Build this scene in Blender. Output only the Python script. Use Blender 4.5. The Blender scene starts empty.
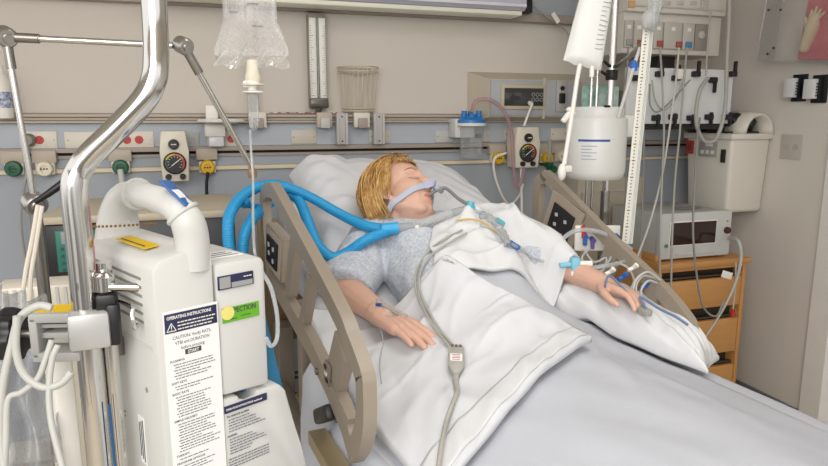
import bpy, bmesh, math, random
from mathutils import Vector as V, Matrix, noise
random.seed(11)
scene = bpy.context.scene
COL = scene.collection
PI = math.pi
# ------------------------------------------------------------------ camera
PITCH, YAW, FPX, EYE = math.radians(10.2), math.radians(18.0), 640.0, V((0, 0, 1.5))
cd = bpy.data.cameras.new('camera')
cam = bpy.data.objects.new('camera', cd)
COL.objects.link(cam)
cam.location = EYE
cam.rotation_euler = (PI/2 - PITCH, 0, -YAW)
cd.sensor_width = 36.0
cd.lens = FPX/828*36
cd.clip_start = .02
scene.camera = cam
# ------------------------------------------------------------------ world, lights, exposure
w = bpy.data.worlds.new('world'); scene.world = w; w.use_nodes = True
_n = w.node_tree.nodes; _l = w.node_tree.links            # pale above, darker below, shaped for contrast in chrome; stands for the unseen ward
_tc = _n.new('ShaderNodeTexCoord'); _sx = _n.new('ShaderNodeSeparateXYZ'); _rp = _n.new('ShaderNodeValToRGB'); _nz = _n.new('ShaderNodeTexNoise')
_nz.inputs['Scale'].default_value = 2.2; _ad = _n.new('ShaderNodeMath'); _ad.operation = 'MULTIPLY_ADD'; _ad.inputs[1].default_value = .55; _ad.inputs[2].default_value = -.27
_a2 = _n.new('ShaderNodeMath'); _a2.operation = 'ADD'
_rp.color_ramp.elements[0].position = .34; _rp.color_ramp.elements[0].color = (.22, .205, .19, 1)
_rp.color_ramp.elements[1].position = .56; _rp.color_ramp.elements[1].color = (1.12, 1.10, 1.075, 1)
_mr = _n.new('ShaderNodeMath'); _mr.operation = 'MULTIPLY_ADD'; _mr.inputs[1].default_value = .5; _mr.inputs[2].default_value = .5
_l.new(_tc.outputs['Generated'], _sx.inputs[0]); _l.new(_tc.outputs['Generated'], _nz.inputs['Vector']); _l.new(_nz.outputs['Fac'], _ad.inputs[0])
_l.new(_sx.outputs['Z'], _mr.inputs[0]); _l.new(_mr.outputs[0], _a2.inputs[0]); _l.new(_ad.outputs[0], _a2.inputs[1]); _l.new(_a2.outputs[0], _rp.inputs[0])
_l.new(_rp.outputs[0], _n['Background'].inputs[0])
w.node_tree.nodes['Background'].inputs[1].default_value = 1.0
def area(name, loc, sx, sy, power, rot=(0, 0, 0), col=(1, .975, .94)):
    l = bpy.data.lights.new(name, 'AREA'); l.shape = 'RECTANGLE'; l.size = sx; l.size_y = sy
    l.energy = power; l.color = col
    o = bpy.data.objects.new(name, l); COL.objects.link(o); o.location = loc; o.rotation_euler = rot
    return o
area('ceiling_troffer', (.75, 1.0, 2.66), 1.2, 1.2, 13)
area('ceiling_troffer.001', (-.7, -.5, 2.66), 1.2, 1.2, 18)
area('fill_light', (-.9, -1.7, 2.2), 2.4, 1.4, 58, (math.radians(60), 0, math.radians(-32)))  # added fill from behind the camera to brighten the walls, no known lamp
scene.view_settings.view_transform = 'Standard'
scene.view_settings.look = 'None'
scene.view_settings.gamma = 1.0
scene.view_settings.use_curve_mapping = False
scene.view_settings.exposure = 0.22
scene.cycles.transparent_max_bounces = 24
# ------------------------------------------------------------------ helpers: pixels of the photograph to points of the place
FW = V((math.sin(YAW)*math.cos(PITCH), math.cos(YAW)*math.cos(PITCH), -math.sin(PITCH)))
RT = V((math.cos(YAW), -math.sin(YAW), 0)); UP = RT.cross(FW)
def ray(x, y): return FW + RT*((x-414)/FPX) + UP*((233-y)/FPX)
def on_y(x, y, Y): r = ray(x, y); return EYE + r*((Y-EYE.y)/r.y)
def on_z(x, y, Z): r = ray(x, y); return EYE + r*((Z-EYE.z)/r.z)
def on_x(x, y, X): r = ray(x, y); return EYE + r*((X-EYE.x)/r.x)
def on_d(x, y, D): return EYE + ray(x, y)*D
# ------------------------------------------------------------------ helpers: materials
def lin(h):
    h = h.lstrip('#'); c = [int(h[i:i+2], 16)/255 for i in (0, 2, 4)]
    return tuple(((v+.055)/1.055)**2.4 if v > .04045 else v/12.92 for v in c) + (1,)
MATS = {}
def mat(name, hx, rough=.5, metal=0.0, var=.06, scale=12.0, bump=0.0, bscale=60.0, emit=0.0, sss=0.0, coat=0.0, hx2=None, stretch=None):
    if name in MATS: return MATS[name]
    m = bpy.data.materials.new(name); m.use_nodes = True; nt = m.node_tree; N = nt.nodes; L = nt.links
    b = N['Principled BSDF']
    c = lin(hx); tc = N.new('ShaderNodeTexCoord')
    src = tc.outputs['Object']
    if stretch:
        mp = N.new('ShaderNodeMapping'); mp.inputs['Scale'].default_value = stretch
        L.new(src, mp.inputs[0]); src = mp.outputs[0]
    nz = N.new('ShaderNodeTexNoise'); nz.inputs['Scale'].default_value = scale; nz.inputs['Detail'].default_value = 5
    L.new(src, nz.inputs['Vector'])
    mx = N.new('ShaderNodeMix'); mx.data_type = 'RGBA'
    c2 = lin(hx2) if hx2 else tuple(min(1, v*(1+var)) for v in c[:3]) + (1,)
    c1 = c if hx2 else tuple(v*(1-var) for v in c[:3]) + (1,)
    mx.inputs['A'].default_value = c1; mx.inputs['B'].default_value = c2
    if hx2:
        cr = N.new('ShaderNodeValToRGB'); cr.color_ramp.elements[0].position = .38; cr.color_ramp.elements[1].position = .62
        L.new(nz.outputs['Fac'], cr.inputs[0]); L.new(cr.outputs[0], mx.inputs['Factor'])
    else:
        L.new(nz.outputs['Fac'], mx.inputs['Factor'])
    L.new(mx.outputs['Result'], b.inputs['Base Color'])
    b.inputs['Roughness'].default_value = rough; b.inputs['Metallic'].default_value = metal
    b.inputs['Coat Weight'].default_value = coat
    if sss:
        b.inputs['Subsurface Weight'].default_value = sss; b.inputs['Subsurface Radius'].default_value = (.012, .005, .003)
        b.inputs['Subsurface Scale'].default_value = 1.0
    if emit:
        b.inputs['Emission Color'].default_value = c; b.inputs['Emission Strength'].default_value = emit
    if bump:
        n2 = N.new('ShaderNodeTexNoise'); n2.inputs['Scale'].default_value = bscale; n2.inputs['Detail'].default_value = 6
        bp = N.new('ShaderNodeBump'); bp.inputs['Strength'].default_value = bump; bp.inputs['Distance'].default_value = .01
        L.new(src, n2.inputs['Vector']); L.new(n2.outputs['Fac'], bp.inputs['Height']); L.new(bp.outputs[0], b.inputs['Normal'])
    MATS[name] = m; return m
def clear(name, hx='FFFFFF', haze=.12, gloss=.25, tint=.99):
    """thin clear plastic: mostly see-through, a little milky, shiny at grazing angles"""
    if name in MATS: return MATS[name]
    m = bpy.data.materials.new(name); m.use_nodes = True; nt = m.node_tree; N = nt.nodes; L = nt.links
    N.remove(N['Principled BSDF']); out = N['Material Output']
    c = lin(hx)
    tr = N.new('ShaderNodeBsdfTransparent'); tr.inputs[0].default_value = tuple(tint*(.85+.15*v) for v in c[:3]) + (1,)
    d1 = N.new('ShaderNodeBsdfDiffuse'); d1.inputs[0].default_value = c
    d2 = N.new('ShaderNodeBsdfTranslucent'); d2.inputs[0].default_value = c
    df = N.new('ShaderNodeMixShader'); df.inputs[0].default_value = .45; L.new(d1.outputs[0], df.inputs[1]); L.new(d2.outputs[0], df.inputs[2])
    gl = N.new('ShaderNodeBsdfGlossy'); gl.inputs['Roughness'].default_value = .12
    nz = N.new('ShaderNodeTexNoise'); nz.inputs['Scale'].default_value = 30
    mr = N.new('ShaderNodeMapRange'); mr.inputs['To Min'].default_value = haze*.7; mr.inputs['To Max'].default_value = min(1, haze*1.3)
    L.new(nz.outputs['Fac'], mr.inputs['Value'])
    m1 = N.new('ShaderNodeMixShader'); L.new(mr.outputs[0], m1.inputs[0]); L.new(tr.outputs[0], m1.inputs[1]); L.new(df.outputs[0], m1.inputs[2])
    lw = N.new('ShaderNodeLayerWeight'); lw.inputs[0].default_value = .35
    mm = N.new('ShaderNodeMath'); mm.operation = 'MULTIPLY'; mm.inputs[1].default_value = gloss*.55; L.new(lw.outputs['Fresnel'], mm.inputs[0])
    m2 = N.new('ShaderNodeMixShader'); L.new(mm.outputs[0], m2.inputs[0]); L.new(m1.outputs[0], m2.inputs[1]); L.new(gl.outputs[0], m2.inputs[2])
    L.new(m2.outputs[0], out.inputs[0]); MATS[name] = m; return m
# ------------------------------------------------------------------ helpers: geometry
ROOT = {}
def catmull(pts, n=6):
    p = [V(q) for q in pts]
    if len(p) < 3: return p
    e = [p[0]*2-p[1]] + p + [p[-1]*2-p[-2]]; out = []
    for i in range(1, len(e)-2):
        a, b, c, d = e[i-1:i+3]
        for k in range(n):
            t = k/n
            out.append(.5*((2*b) + (c-a)*t + (2*a-5*b+4*c-d)*t*t + (3*b-a-3*c+d)*t**3))
    out.append(p[-1]); return out
def frame_z(z, xh=None):
    z = V(z).normalized(); x = V(xh) if xh is not None else (V((1, 0, 0)) if abs(z.x) < .9 else V((0, 1, 0)))
    x = (x - z*x.dot(z)).normalized(); y = z.cross(x)
    return Matrix((x, y, z)).transposed()
class MB:
    def __init__(s, M=None):
        s.bm = bmesh.new(); s.M = M.copy() if M else Matrix(); s.mi = 0
    def raw(s, vs, fs):
        bv = [s.bm.verts.new(s.M @ V(v)) for v in vs]
        for f in fs:
            try:
                q = s.bm.faces.new([bv[i] for i in f]); q.material_index = s.mi
            except ValueError: pass
        return s
    def box(s, c, size, R=None, bev=0.0, seg=2):
        t = bmesh.new(); bmesh.ops.create_cube(t, size=1)
        for v in t.verts: v.co = V((v.co.x*size[0], v.co.y*size[1], v.co.z*size[2]))
        if bev: bmesh.ops.bevel(t, geom=t.edges[:], offset=bev, segments=seg, affect='EDGES', profile=.5)
        t.verts.index_update()
        vs = [(V(c) + (R @ v.co if R is not None else v.co)) for v in t.verts]
        s.raw(vs, [[v.index for v in f.verts] for f in t.faces]); t.free(); return s
    def tube(s, pts, r, n=10, cap=True, flat=1.0, up=None):
        p = [V(q) for q in pts]; m = len(p)
        rr = r if isinstance(r, (list, tuple)) else [r]*m
        tang = [(p[min(i+1, m-1)]-p[max(i-1, 0)]).normalized() for i in range(m)]
        F = frame_z(tang[0], up); x = V(F.col[0]); vs = []
        for i in range(m):
            t = tang[i]; x = (x - t*x.dot(t)).normalized(); y = t.cross(x)
            for k in range(n):
                a = 2*PI*k/n
                vs.append(p[i] + x*(math.cos(a)*rr[i]) + y*(math.sin(a)*rr[i]*flat))
        fs = [[i*n+k, i*n+(k+1) % n, (i+1)*n+(k+1) % n, (i+1)*n+k] for i in range(m-1) for k in range(n)]
        if cap: fs += [list(range(n))[::-1], [(m-1)*n+k for k in range(n)]]
        return s.raw(vs, fs)
    def strap(s, pts, w, th, up):
        """flat rectangular bar along a path; `up` is the thickness direction (vector or list)"""
        p = [V(q) for q in pts]; m = len(p); vs = []
        for i in range(m):
            t = (p[min(i+1, m-1)]-p[max(i-1, 0)]).normalized()
            u = V(up[i] if isinstance(up, list) else up); u = (u - t*u.dot(t)).normalized(); x = t.cross(u)
            for a, b in ((-1, -1), (1, -1), (1, 1), (-1, 1)): vs.append(p[i] + x*(a*w/2) + u*(b*th/2))
        fs = [[i*4+k, i*4+(k+1) % 4, i*4+4+(k+1) % 4, i*4+4+k] for i in range(m-1) for k in range(4)]
        fs += [[3, 2, 1, 0], [(m-1)*4+k for k in range(4)]]
        return s.raw(vs, fs)
    def lathe(s, prof, c=(0, 0, 0), R=None, n=24, sx=1.0, sy=1.0):
        vs = []; c = V(c)
        for r, h in prof:
            for k in range(n):
                a = 2*PI*k/n; v = V((math.cos(a)*r*sx, math.sin(a)*r*sy, h)); vs.append(c + (R @ v if R is not None else v))
        m = len(prof)
        fs = [[i*n+k, i*n+(k+1) % n, (i+1)*n+(k+1) % n, (i+1)*n+k] for i in range(m-1) for k in range(n)]
        if prof[0][0] > 1e-5: fs.append(list(range(n))[::-1])
        if prof[-1][0] > 1e-5: fs.append([(m-1)*n+k for k in range(n)])
        return s.raw(vs, fs)
    def cyl(s, a, b, r, n=16, r2=None):
        a, b = V(a), V(b); F = frame_z(b-a); return s.lathe([(r, 0), (r2 if r2 else r, (b-a).length)], a, F, n)
    def ell(s, c, rad, R=None, n=16, m=10):
        prof = [(math.sin(PI*i/m), -math.cos(PI*i/m)) for i in range(m+1)]
        vs = []; c = V(c)
        for r, h in prof:
            for k in range(n):
                a = 2*PI*k/n; v = V((math.cos(a)*r*rad[0], math.sin(a)*r*rad[1], h*rad[2])); vs.append(c + (R @ v if R is not None else v))
        fs = [[i*n+k, i*n+(k+1) % n, (i+1)*n+(k+1) % n, (i+1)*n+k] for i in range(m) for k in range(n)]
        return s.raw(vs, fs)
    def prism(s, poly, depth, P=None, bev=0.0):
        """polygon in local xy extruded along local z from 0 to depth; P = 4x4 placing it"""
        t = bmesh.new(); n = len(poly)
        a = [t.verts.new((x, y, 0)) for x, y in poly]; b = [t.verts.new((x, y, depth)) for x, y in poly]
        t.faces.new(a[::-1]); t.faces.new(b)
        for i in range(n): t.faces.new([a[i], a[(i+1) % n], b[(i+1) % n], b[i]])
        if bev: bmesh.ops.bevel(t, geom=t.edges[:], offset=bev, segments=2, affect='EDGES', profile=.5)
        t.verts.index_update()
        P = P or Matrix(); s.raw([P @ v.co for v in t.verts], [[v.index for v in f.verts] for f in t.faces]); t.free(); return s
    def grid(s, f, nu, nv, closed=False):
        vs = [f(i/(nu-1), j/(nv-1)) for j in range(nv) for i in range(nu)]
        return s.raw(vs, [[j*nu+i, j*nu+i+1, (j+1)*nu+i+1, (j+1)*nu+i] for j in range(nv-1) for i in range(nu-1)])
    def capsule(s, a, b, r1, r2, n=14, m=5):
        a, b = V(a), V(b); F = frame_z(b-a); L = (b-a).length
        prof = [(r1*math.sin(PI/2*i/m), -r1*math.cos(PI/2*i/m)) for i in range(m+1)] + [(r2*math.cos(PI/2*i/m), L+r2*math.sin(PI/2*i/m)) for i in range(m+1)]
        return s.lathe(prof, a, F, n)
    def build(s, name, m, parent=None, label=None, ang=40, weld=True, recalc=True):
        if weld: bmesh.ops.remove_doubles(s.bm, verts=s.bm.verts[:], dist=1e-5)
        if recalc: bmesh.ops.recalc_face_normals(s.bm, faces=s.bm.faces[:])
        me = bpy.data.meshes.new(name)
        o = bpy.data.objects.new(name, me); COL.objects.link(o)
        if parent is not None:
            R = ROOT[parent]; inv = R.inverted(); o.parent = parent; ROOT[o] = R
            s.bm.transform(inv)
        else:
            xs = [v.co for v in s.bm.verts]
            lo = V([min(q[i] for q in xs) for i in range(3)]); hi = V([max(q[i] for q in xs) for i in range(3)])
            c = V(((lo.x+hi.x)/2, (lo.y+hi.y)/2, lo.z)); T = Matrix.Translation(c); ROOT[o] = T
            s.bm.transform(T.inverted()); o.location = c
        s.bm.to_mesh(me); s.bm.free()
        for q in (m if isinstance(m, (list, tuple)) else [m]): me.materials.append(q)
        me.polygons.foreach_set('use_smooth', [True]*len(me.polygons))
        if ang < 180: me.set_sharp_from_angle(angle=math.radians(ang))
        if label: o['label'] = label
        return o
def tag(o, label=None, cat=None, group=None, kind=None):
    if label: o['label'] = label
    if cat: o['category'] = cat
    if group: o['group'] = group
    if kind: o['kind'] = kind
    return o
def thing(name, label, cat, loc=(0, 0, 0), rotz=0.0, group=None, kind=None):
    o = bpy.data.objects.new(name, None); COL.objects.link(o); o.empty_display_size = .05
    o.location = loc; o.rotation_euler = (0, 0, rotz)
    ROOT[o] = Matrix.Translation(V(loc)) @ Matrix.Rotation(rotz, 4, 'Z')
    return tag(o, label, cat, group, kind)
def dup(o, loc, label=None):
    def cp(q, par):
        c = q.copy(); COL.objects.link(c)
        if par is not None: c.parent = par
        for ch in [k for k in COL.objects if k.parent == q]: cp(ch, c)
        return c
    c = cp(o, None); c.location = loc
    if label: c['label'] = label
    return c
def text(name, body, size, M, m, parent=None, depth=.0003, align='LEFT', bold=0.0, xs=1.0):
    cu = bpy.data.curves.new(name, 'FONT'); cu.body = body; cu.size = size; cu.extrude = depth; cu.align_x = align; cu.offset = bold
    cu.resolution_u = 2
    t = bpy.data.objects.new(name, cu); COL.objects.link(t)
    dg = bpy.context.evaluated_depsgraph_get(); me = bpy.data.meshes.new_from_object(t.evaluated_get(dg))
    bpy.data.objects.remove(t)
    b = MB(); t2 = bmesh.new(); t2.from_mesh(me); t2.verts.index_update(); S = Matrix.Diagonal((xs, 1, 1, 1))
    b.raw([M @ (S @ v.co) for v in t2.verts], [[v.index for v in f.verts] for f in t2.faces]); t2.free(); bpy.data.meshes.remove(me)
    return b.build(name, m, parent, weld=False, recalc=False)
RX = Matrix.Rotation(PI/2, 4, 'X')            # xy drawing -> upright, facing -Y
def up_at(p, rz=0.0): return Matrix.Translation(V(p)) @ Matrix.Rotation(rz, 4, 'Z') @ RX
def struct(b, name, m, **k): return tag(b.build(name, m, **k), kind='structure')
# ================================================================== SETTING
WY, RX0 = 3.0, 2.69                            # headwall plane, right wall plane
M_wall = mat('wall_paint', 'D1CAC1', .85, var=.02, scale=2, bump=.03, bscale=220)
M_wallr = mat('wall_paint_grey', 'D4CEC6', .85, var=.02, scale=2, bump=.03, bscale=220)
M_blue = mat('blue_laminate', 'B0B7BF', .6, var=.02, scale=5)
M_bluegrey = mat('grey_laminate', '9FA5AD', .6, var=.02, scale=5)
M_taupe = mat('taupe_extrusion', 'A0958C', .45, var=.03, scale=20)
M_taupel = mat('taupe_light', 'B5A99B', .45, var=.03)
M_cream = mat('cream_trim', 'D9CBB2', .5)
M_dark = mat('dark_slot', '2B2927', .7)
M_white = mat('white_plastic', 'E6E3DC', .4, var=.02)
M_whitew = mat('warm_white_plastic', 'DAD3C6', .4, var=.02)
M_beige = mat('beige_plastic', 'C9BEA6', .5, var=.03)
M_black = mat('black_plastic', '17171A', .4)
M_red = mat('red_plastic', 'C22B2B', .45)
M_green = mat('green_plastic', '14583B', .4)
M_yellow = mat('yellow_plastic', 'D9AE12', .45)
M_grey = mat('grey_plastic', '9A9A98', .45)
M_lgrey = mat('light_grey_plastic', 'BDBDBB', .4)
M_chrome = mat('chrome', 'D6D4D0', .13, 1.0, var=.02)
M_steel = mat('brushed_steel', '9B9791', .35, 1.0, var=.05, scale=40)
M_floor = mat('vinyl_floor', 'B3A896', .35, var=.06, scale=6, bump=.02)
M_ceil = mat('ceiling_tile', 'E4E0D8', .9, var=.03, bump=.1, bscale=80)
def hbar(x0, x1, z0, z1, y0, y1): return MB().box(((x0+x1)/2, (y0+y1)/2, (z0+z1)/2), (x1-x0, y1-y0, z1-z0), bev=.002, seg=1)
XL = -2.6
struct(hbar(XL, RX0+.12, 0, 2.72, WY, WY+.12), 'wall_back', M_wall)
struct(hbar(XL, 3.9, -.08, 0, -2.2, WY+.12), 'floor', M_floor)
struct(hbar(XL, 3.9, 2.72, 2.8, -2.2, WY+.12), 'ceiling', M_ceil)
struct(hbar(RX0, RX0+.12, 0, 2.72, 2.19, WY), 'wall_right', M_wallr)
M_trim = mat('door_trim_paint', 'E4E1DC', .5)
struct(hbar(RX0-.015, RX0+.135, 0, 2.72, 2.085, 2.19), 'trim_1', M_trim)
struct(hbar(3.8, 3.9, 0, 2.72, -2.2, WY), 'wall_far', mat('far_wall_paint', 'DDDCD8', .8))
struct(hbar(3.785, 3.8, 0, .11, -2.2, WY), 'baseboard_far', mat('grey_base', '6F7072', .6))
struct(hbar(RX0-.012, RX0, 0, .1, 2.19, WY), 'baseboard_right', mat('grey_base', '6F7072', .6))
# the service panel of the headwall, built up in bands
struct(hbar(XL, RX0, .12, 1.283, WY-.03, WY), 'wall_back_lower_panel', M_bluegrey)
struct(hbar(XL, RX0, 1.274, 1.292, WY-.045, WY), 'trim_2', M_cream)
struct(hbar(XL, RX0, 1.292, 1.335, WY-.03, WY), 'wall_back_gas_band', M_bluegrey)
b = hbar(XL, RX0, 1.358, 1.378, WY-.06, WY); b.box(((XL+RX0)/2, WY-.02, 1.34), (RX0-XL, .04, .012))
struct(b, 'trim_3', M_taupe)
struct(hbar(XL, RX0, 1.345, 1.359, WY-.015, WY), 'trim_4', M_dark)
struct(hbar(XL, RX0, 1.378, 1.478, WY-.04, WY), 'wall_back_outlet_band', M_blue)
b = hbar(XL, RX0, 1.478, 1.488, WY-.065, WY)
b.box(((XL+RX0)/2, WY-.025, 1.4955), (RX0-XL, .05, .011)); b.box(((XL+RX0)/2, WY-.032, 1.509), (RX0-XL, .064, .012), bev=.002)
struct(b, 'trim_5', M_taupel)
struct(hbar(XL, RX0, 1.515, 1.520, WY-.02, WY), 'trim_6', M_taupe)
# upper rail and panel behind the light
struct(hbar(XL, RX0-.35, 1.965, 2.005, WY-.05, WY), 'trim_7', M_taupe)
struct(hbar(XL, RX0-.35, 2.005, 2.35, WY-.03, WY), 'wall_back_upper_panel', mat('upper_panel_grey', 'A3A8B0', .6))
# ================================================================== THINGS ON THE HEADWALL
Y0 = WY-.04
M_plate = mat('plate_beige', 'C6BFB2', .45)
def px_w(x0, x1, y, Y): return (on_y(x1, y, Y)-on_y(x0, y, Y)).x
# ---- over-bed light
p0, p1 = on_y(196, 2, 2.99), on_y(522, 16, 2.84)
t = thing('overbed_light', 'long lavender grey wall light with cream underside above the bed', 'light', ((p0.x+p1.x)/2, 2.9, 1.97))
xa, xb = on_y(150, 2, 2.95).x, p1.x
prof = [(0, 1.985), (.135, 1.992), (.15, 2.006), (.15, 2.17), (.12, 2.2), (0, 2.2)]
b = MB(); n = len(prof)
for xx in (xa, xb): b.raw([(xx, 2.948-d, z) for d, z in prof], [list(range(n))])
b.raw([(xx, 2.948-d, z) for xx in (xa, xb) for d, z in prof], [[i, (i+1) % n, n+(i+1) % n, n+i] for i in range(n)])
b.build('housing', mat('lavender_enamel', 'B9BAC9', .35, var=.02), t, ang=30)
b = MB().box(((xa+xb)/2, 2.876, 1.981), (xb-xa-.02, .115, .02), bev=.004)
b.build('diffuser', mat('light_lens', 'DDDCCB', .3, emit=.06), t)
MB().box(((xa+xb)/2, 2.797, 2.012), (xb-xa, .006, .014), bev=.002).build('trim_strip', mat('white_strip', 'DEDDE6', .4), t)
c = on_y(526, 6, 2.93); MB().box(c, (.05, .05, .07), bev=.008).build('end_bracket', M_black, t)
# ---- white notice tag on a cable by the light
c = on_y(555, 18, 2.9)
t = thing('cable_tag', 'small white paper tag on a grey cable at the right end of the wall light', 'tag', c)
MB().tube(catmull([on_y(530, 3, 2.93), on_y(548, 17, 2.91), on_y(562, 27, 2.93), on_y(571, 38, 2.93)]), .004, 8).build('cable', M_grey, t)
b = MB(Matrix.Translation(c) @ Matrix.Rotation(math.radians(-40), 4, 'Y')); b.box((0, -.006, 0), (.022, .002, .055)); b.build('tag_paper', M_white, t)
# ---- outlet plates
def screw_plate(x, y, w, h, label, m=M_whitew, name='outlet_plate', cat='outlet plate'):
    c = on_y(x, y, WY-.045); t = thing(name, label, cat, (c.x, WY-.04, c.z))
    MB().box((c.x, WY-.043, c.z), (w, .006, h), bev=.0025).build('cover_plate', m, t)
    for s in (-1, 1): MB().lathe([(.0035, 0), (.003, .0015)], (c.x+s*(w/2-.012), WY-.046, c.z), frame_z((0, -1, 0)), 10).build('screw', M_steel, t)
    return t, c
def receptacle(t, x, z, m=M_red, lab='red receptacle'):
    e = MB().lathe([(.0165, 0), (.0165, .004), (.0145, .006), (0, .006)], (x, WY-.045, z), frame_z((0, -1, 0)), 20).build('receptacle', m, t, label=lab)
    b = MB()
    for dx, dz in ((-.006, .004), (.006, .004)): b.box((x+dx, WY-.0512, z+dz), (.002, .001, .007))
    b.lathe([(.002, 0), (.002, .001)], (x, WY-.0505, z-.007), frame_z((0, -1, 0)), 8)
    b.build('slot_markings', M_black, e)
t, c = screw_plate(38.5, 140, .135, .07, 'white outlet plate with a red receptacle and a grey plug at far left')
receptacle(t, on_y(42, 139.5, WY).x, c.z)
PL0 = on_y(29, 140, WY-.05)
t, c = screw_plate(110, 140, .34, .07, 'long white outlet plate with two red receptacles behind the chrome pole')
receptacle(t, on_y(128, 139, WY).x, c.z); receptacle(t, on_y(140, 139, WY).x, c.z)
t, c = screw_plate(187, 140, .1, .066, 'small grey outlet plate just right of the left suction regulator', M_lgrey)
t, c = screw_plate(222, 139, .125, .07, 'outlet plate with one red receptacle under the white round bracket')
receptacle(t, on_y(231, 139, WY).x, c.z)
screw_plate(304, 137, .115, .062, 'blank beige cover plate right of the drip chamber', M_plate, 'blank_plate', 'cover plate')
screw_plate(380, 136.5, .105, .06, 'blank beige cover plate half behind the right grey channel mount', M_plate, 'blank_plate', 'cover plate')
screw_plate(444, 136.5, .09, .058, 'blank grey cover plate left of the blue lidded canister', M_lgrey, 'blank_plate', 'cover plate')
t, c = screw_plate(480, 136, .11, .058, 'grey switch plate seen behind the blue lidded canister', M_lgrey, 'switch_plate', 'switch plate')
MB().box((c.x-.01, WY-.048, c.z), (.03, .006, .022), bev=.002).build('switch', M_black, t)
screw_plate(512, 134, .09, .058, 'beige cover plate between canister and right suction regulator', M_plate, 'blank_plate', 'cover plate')
t, c = screw_plate(560, 134, .11, .062, 'outlet plate with red receptacle left of the white fluid canister')
receptacle(t, on_y(563.5, 134, WY).x, c.z)
# plug in first plate with its cord
t = thing('power_plug', 'round grey plug in the far left red outlet plate', 'plug', PL0)
MB().lathe([(.026, 0), (.026, .02), (.018, .035), (0, .037)], (PL0.x, WY-.047, PL0.z), frame_z((0, -1, 0)), 20).build('plug_body', mat('plug_grey', '8A857D', .5), t)
MB().tube(catmull([(PL0.x, WY-.08, PL0.z-.01), (PL0.x-.005, WY-.085, PL0.z-.1), (PL0.x-.05, WY-.1, PL0.z-.35), (PL0.x-.02, WY-.1, .6)]), .006, 8).build('cord', M_grey, t)
# ---- white round bracket holding a white box
c = on_y(221, 122, 2.86)
t = thing('suction_canister_bracket', 'white round ring bracket with white boxy holder on the rail behind the drip chamber', 'bracket', (c.x, 2.95, c.z-.06))
MB().lathe([(.06, -.006), (.095, 0), (.097, .006), (.09, .012), (.05, .014), (0, .014)], c, None, 30, sy=.85).build('ring_shelf', M_white, t)
MB().box((c.x-.035, 2.9, c.z+.04), (.05, .04, .06), bev=.006).build('upright_clip', M_white, t)
MB().box((c.x-.025, 2.92, c.z-.035), (.085, .06, .055), bev=.006).build('holder_block', M_white, t)
MB().box((c.x-.022, 2.92, c.z-.083), (.065, .05, .045), bev=.008).build('lower_cup', mat('cup_plastic', 'D5D8DA', .25), t)
# ---- medical gas outlets along the slot
def gas(x, y, m, label, hexc=None, yel=False):
    c = on_y(x, y, WY-.06); t = thing('gas_outlet', label, 'gas outlet', (c.x, WY-.03, c.z-.03), group='gas outlets along the headwall slot')
    MB().box((c.x, WY-.045, 1.345), (.088, .05, .05), bev=.003).build('slide_block', M_taupel, t)
    MB().box((c.x, WY-.05, c.z), (.07, .035, .05), bev=.004).build('valve_body', M_whitew, t)
    F = frame_z((0, -1, 0))
    e = MB().lathe([(.032, 0), (.032, .012), (.027, .02), (.014, .021), (.012, .016), (0, .016)], (c.x, WY-.068, c.z), F, 22).build('outlet_ring', m, t)
    b = MB()
    for k in (-1, 0, 1): b.lathe([(.0035, 0), (.0035, .001)], (c.x+k*.011, WY-.0885, c.z), F, 8)
    b.build('pin_markings', M_black, e)
    return t, c
gas(14.5, 168.5, M_green, 'green gas outlet at far left of the headwall, left of the white one')
gas(45.5, 168.5, mat('ivory', 'DCD5C0', .5), 'white round gas outlet with three pin holes left of the chrome pole')
gt, gc = gas(121, 167, M_green, 'green gas outlet with a stem, right of the chrome pole')
MB().cyl((gc.x, WY-.09, gc.z-.01), (gc.x+.012, WY-.13, gc.z-.13), .012, 12).build('hose_stem', M_lgrey, gt)
gt, gc = gas(207.5, 167, M_yellow, 'yellow gas outlet with a black hose hanging from it')
MB().tube(catmull([(gc.x, WY-.09, gc.z-.02), (gc.x-.01, WY-.1, gc.z-.12), (gc.x-.008, WY-.1, gc.z-.5)]), .007, 8).build('black_hose', M_black, gt)
gas(497, 158, M_yellow, 'yellow gas outlet left of the right suction regulator')
gas(546, 158, M_yellow, 'yellow gas outlet right of the right suction regulator')
gas(561, 156, mat('ivory', 'DCD5C0', .5), 'white gas outlet half behind the fluid canister')
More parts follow.
